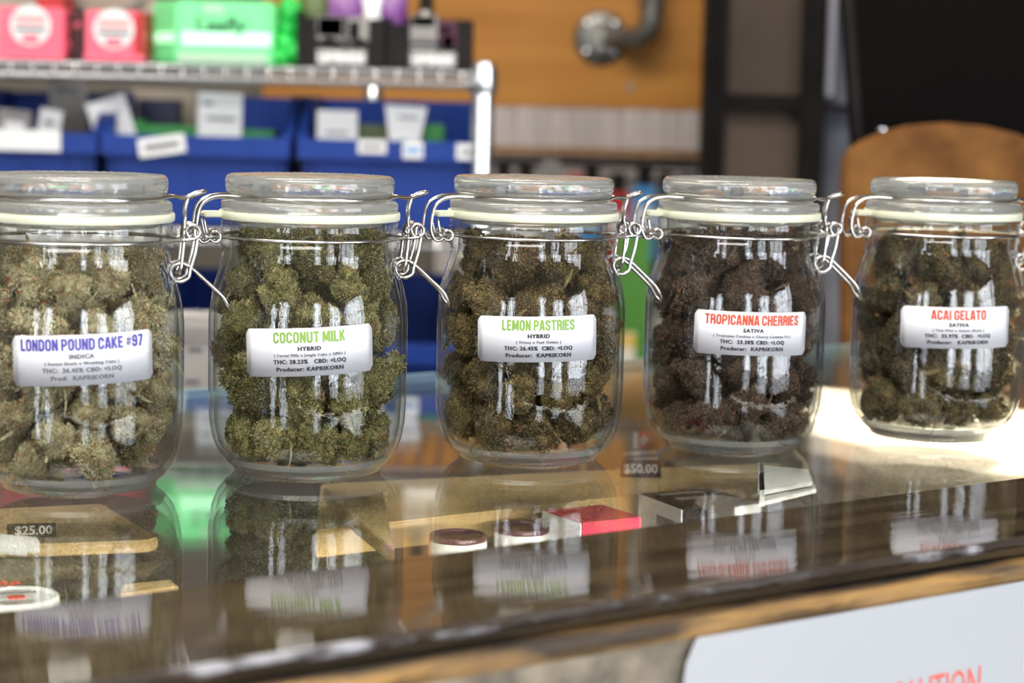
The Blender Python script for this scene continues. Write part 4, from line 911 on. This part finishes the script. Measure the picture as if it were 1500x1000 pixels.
# stand that carries it
st = box('side_table', (e.location.x-.30, 1.74, zt2-.18), (e.location.x+.34, 2.20, zt2-.161), M['black_steel']); tagit(st, 'low black table top behind the counter carrying the pale grey carton', 'table')
for dx in (-.28, .32):
    for yy in (1.76, 2.18): box('leg', (e.location.x+dx-.012-st.location.x, yy-.012-st.location.y, RZ0-st.location.z), (e.location.x+dx+.012-st.location.x, yy+.012-st.location.y, zt2-.18-st.location.z), M['black_steel'], st)

# ------------------------------------------------------------------ back wall finish
YW = 3.24
zl = (0.1201,3.2400,0.1945)[2]
ow = struct(box('wall_panel', ((-0.4009,3.2400,0.2440)[0], YW, zl), ((0.2885,3.2400,0.2601)[0], RY1-.002, RZ1-.002), M['orange_wood']))
box('screw_head', (0, 0, 0), (.01, .003, .01), M['pipe'], None, .001).name = 'screw_head'
s_ = bpy.data.objects['screw_head']; s_.location = ((0.1760,3.2400,0.2277)[0], YW-.0012, (0.1760,3.2400,0.2277)[2]); s_.parent = ow; s_.matrix_parent_inverse = ow.matrix_world.inverted()
bpy.context.view_layer.update(); s_.matrix_parent_inverse = ow.matrix_world.inverted()
# pale slats below, each its own
xa, xb = (-0.1260,3.2400,0.1545)[0], (0.2928,3.2400,0.1643)[0]; zs1 = (0.1219,3.2400,0.1304)[2]
us = [640, 690, 722, 755, 788, 806, 842, 862, 880, 912, 948, 975, 996, 1030]
sw = struct(mesh('wall_cladding', [], [], M['slat']))
xsl = [xa+(xb-xa)*(u-640)/390 for u in us]
for k in range(len(xsl)-1):
    box('slat', (xsl[k]+.0008, YW-.002+.002*(k % 3), zs1), (xsl[k+1]-.0008, YW+.03, zl-.001), M['slat'], sw, .0015)
ts = struct(box('trim_1', (xa, YW-.010, zs1-.010), (xb, YW+.03, zs1-.001), M['tan_strip']))
struct(box('lower_wall_panel', (xa, YW+.012, -.25), (xb, YW+.03, zs1-.011), M['slat']))
# pipe flange, elbow and riser
pf = empty('pipe_bracket', 'galvanised pipe flange with an elbow turning up on the orange plywood', 'pipe', (0.1277,3.2400,0.3030))
RM = Matrix.Rotation(radians(90), 4, 'X')
lathe('flange', [(0, 0), (.041, 0), (.042, .003), (.040, .006), (.022, .008), (.019, .016), (.012, .016), (0, .016)], M['pipe'], pf, 64, matrix=RM)
for k in range(4):
    a = radians(45+90*k); lathe('bolt', [(0, .0055), (.0052, .0055), (.0052, .0085), (.003, .010), (0, .010)], M['chrome'], pf, 12, matrix=Matrix.Translation((.031*cos(a), 0, .031*sin(a))) @ RM)
# the stub runs out and to the right, then the elbow turns up
ex, ey = .062, -.055
V, F = tube([([(0, -.006, 0), (ex*.35, ey*.35-.004, 0), (ex*.72, ey*.72, 0)], False)], .0125, 20); mesh('stub_pipe', V, F, M['pipe'], pf, True)
el = smoothpath([(ex*.55, ey*.55, 0), (ex*.80, ey*.80, 0), (ex*1.05, ey*1.05, .006), (ex*1.18, ey*1.18, .024), (ex*1.20, ey*1.2, .046)], 5)
V, F = tube([(el, False)], .0172, 20); mesh('elbow', V, F, M['pipe'], pf, True)
V, F = tube([([(ex*1.2, ey*1.2, .044), (ex*1.2, ey*1.2, .058)], False)], .0200, 20); mesh('collar', V, F, M['pipe'], pf, True)
V, F = tube([([(ex*1.2, ey*1.2, .050), (ex*1.2, ey*1.2, .50)], False)], .0128, 20); mesh('riser', V, F, M['pipe'], pf, True)
# rail with hanging packs under the trim
hr = box('hook_rail', (xa+.02, YW-.03, zs1-.028), (xb-.01, YW-.012, zs1-.020), M['black_steel']); tagit(hr, 'black rail with hooks under the grey slats', 'rail')
HP = [(738, 252, 'grey_card', 'grey hanging pack nearest the chrome post'), (806, 250, 'grey_card', 'grey hanging pack with a dark hook, second on the rail'), (866, 262, 'blue_print', 'hanging pack with a sky-blue header'), (905, 275, 'red', 'bright red hanging pack'),
      (842, 280, 'red', 'dark red hanging pack beside the sky-blue one'), (943, 258, 'blue_print', 'blue-topped hanging pack left of the navy one'), (975, 270, 'olive_foil', 'dull olive hanging pack'), (1005, 272, 'dark_print', 'navy hanging pack nearest the black door'), (770, 262, 'white', 'whitish hanging pack between two grey ones')]
for k, (u, v, m, lab) in enumerate(HP):
    x = (-0.1236,3.2000,0.1128)[0]+(u-640)*3.2/3000; z1 = zs1-.033-(v-245)*.0011*.6
    e = empty('hanging_pack', lab, 'pack', (x, YW-.05-.006*(k % 3), z1), 0, 'packs hanging from the hook rail')
    wire('hook', [(smoothpath([(0, .035-.006*0, .012), (0, 0, .010), (0, -.02, .006), (0, -.024, .014)], 4), False)], .0016, M['black_steel'], e, 6)
    box('hang_tab', (-.012, -.001, -.014), (.012, .002, .018), M['black_card' if k % 3 != 1 else m], e, .0005)
    box('pack_body', (-.019, -.006, -.13), (.019, .006, -.012), M[m], e, .003)
    box('pack_print', (-.013, -.0072, -.075), (.013, -.0058, -.045), M['white' if m != 'white' else 'red'], e)
# boxes on a dark cabinet farther down, in the gap right of the middle jar
cb = box('dark_cabinet', (.05, 2.9, RZ0), (.36, 3.19, -.20), M['black_steel'], None, .002); tagit(cb, 'dark cabinet behind the counter, seen between the middle and fourth jars', 'cabinet')
bl = (0.1751,2.9500,-0.0409)
e = sbox('green_pack', 'green and yellow pack standing on the dark cabinet', 'pack', bl[0]-.028, bl[0]+.020, 2.93, .03, -.1995, bl[2]+.055, mat('leaf_green_pack', srgb(80, 140, 50), rough=.5)); 
box('yellow_print', (-.022, -.0008, .03), (.006, .0002, .075), M['yellow_foil'], e)
bl = (0.1505,2.9500,0.0570)

# ------------------------------------------------------------------ black door, grey sheet, screen, round board
YD = 2.95
def PX(a): return a[0]
d1 = struct(mesh('door_1', [], [], M['black_steel']))
xd = [(0.2653,2.9500,0.2352)[0], (0.2994,2.9500,0.2360)[0], (0.4056,2.9500,0.2385)[0], (0.4397,2.9500,0.2393)[0]]
box('stile', (xd[0], YD, RZ0), (xd[0]+(xd[1]-xd[0])*.42, YD+.05, 1.3), M['black_steel'], d1, .002)
box('stile', (xd[0]+(xd[1]-xd[0])*.46, YD+.012, RZ0), (xd[1], YD+.05, 1.3), M['black_steel'], d1, .002)
box('stile', (xd[2], YD, RZ0), (xd[3], YD+.05, 1.3), M['black_steel'], d1, .002)
zr0, zr1 = (0.3536,2.9500,0.1956)[2], (0.3527,2.9500,0.2198)[2]
box('cross_rail', (xd[1], YD+.004, zr0), (xd[2], YD+.045, zr1), M['black_steel'], d1, .002)
box('cross_rail', (xd[1], YD+.004, zr0-.32), (xd[2], YD+.045, zr1-.32), M['black_steel'], d1, .002)
box('cross_rail', (xd[1], YD+.004, zr0+.34), (xd[2], YD+.045, zr1+.34), M['black_steel'], d1, .002)
for a, b in ((zr1, zr0+.34), (zr1-.32, zr0), (RZ0, zr0-.32)): box('pane', (xd[1], YD+.026, a), (xd[2], YD+.032, b), M['smoke_glass'], d1)
# side light right of the door: pale sheet behind a thin rail
xe = (0.4904,2.9500,0.2404)[0]
sh = struct(box('wall_recess', (xd[3], YD+.03, -.3), (xe+.10, YD+.06, 1.3), M['curtain']))
struct(box('trim_2', (xd[3], YD+.005, zr0+.004), (xe+.06, YD+.03, zr1-.012), M['black_steel']))
struct(box('trim_3', (xd[3]+.002, YD+.012, zr1), (xd[3]+.012, YD+.03, 1.2), mat('pale_grey_strip', srgb(168, 168, 176), rough=.5)))
# big black screen
YS = 2.15
q0, q1, q2 = (0.3545,2.1500,0.1635), (0.3375,2.1500,0.3124), (0.5727,2.1500,0.1665)
scn = empty('black_screen', 'large flat black screen filling the top right, its left edge leaning', 'screen', (q0[0], YS, q0[2]-.03), 0)
dx = q1[0]-q0[0]; dz = q1[2]-q0[2]
sl_ = dx/dz
XZ = Matrix(((1, 0, 0, 0), (0, 0, 1, 0), (0, 1, 0, 0), (0, 0, 0, 1)))
prism('panel', [(0, 0), (.42, 0), (.42, .55), (sl_*.55, .55)], 0, .025, M['screen'], scn, .003, matrix=XZ)
prism('bezel', [(0, 0), (.42, 0), (.42, .012), (0, .012)], -.002, .002, M['black_steel'], scn, .0008, matrix=XZ)
prism('bezel', [(0, .012), (.010, .012), (.010+sl_*.55, .55), (sl_*.55, .55)], -.002, .002, M['black_steel'], scn, .0008, matrix=XZ)
prism('stand', [(.17, -.01), (.25, -.01), (.30, -.75), (.12, -.75)], .010, .022, M['black_steel'], scn, .002, matrix=XZ)
box('foot', (.05, -.02, RZ0-(q0[2]-.03)), (.37, .22, RZ0-(q0[2]-.03)+.02), M['black_steel'], scn, .003)
box('stand_leg', (.185, .008, RZ0-(q0[2]-.03)+.018), (.235, .028, -.70), M['black_steel'], scn)
# round-topped wooden board
YB = 2.02
pb = [(0.3298,2.0200,-0.0426), (0.3222,2.0200,0.1063), (0.3228,2.0200,0.1546), (0.3383,2.0200,0.1676), (0.3600,2.0200,0.1781), (0.3865,2.0200,0.1854), (0.4231,2.0200,0.1889), (0.4567,2.0200,0.1871), (0.4905,2.0200,0.1799), (0.5179,2.0200,0.1685), (0.5361,2.0200,0.1542), (0.5465,2.0200,0.1116), (0.5546,2.0200,-0.0372)]
xc = (pb[0][0]+pb[-1][0])/2; zb_ = -.060
rb = empty('round_board', 'brown round-topped wooden board behind the rightmost jar', 'board', (xc, YB, zb_))
prism('board', [(p[0]-xc, max(p[2], zb_)-zb_) for p in pb], 0, .030, M['barn'], rb, .004, matrix=XZ)
lathe('metal_clip', [(0, 0), (.0045, 0), (.0045, .002), (0, .003)], M['chrome'], rb, 16, matrix=Matrix.Translation(((0.3586,2.0200,0.1794)[0]-xc, .004, (0.3586,2.0200,0.1794)[2]-zb_+.001)))
bs = box('stool', (xc-.13, YB-.01, -.085), (xc+.12, YB+.10, -.0605), M['tan_dark'], None, .003); tagit(bs, 'low rough wooden stand under the brown board', 'stand')
for dx in (-.11, .10):
    for yy in (YB+.008, YB+.082): box('leg', (xc+dx-.015-bs.location.x, yy-.015-bs.location.y, RZ0-bs.location.z), (xc+dx+.015-bs.location.x, yy+.015-bs.location.y, -.085-bs.location.z), M['tan_dark'], bs)
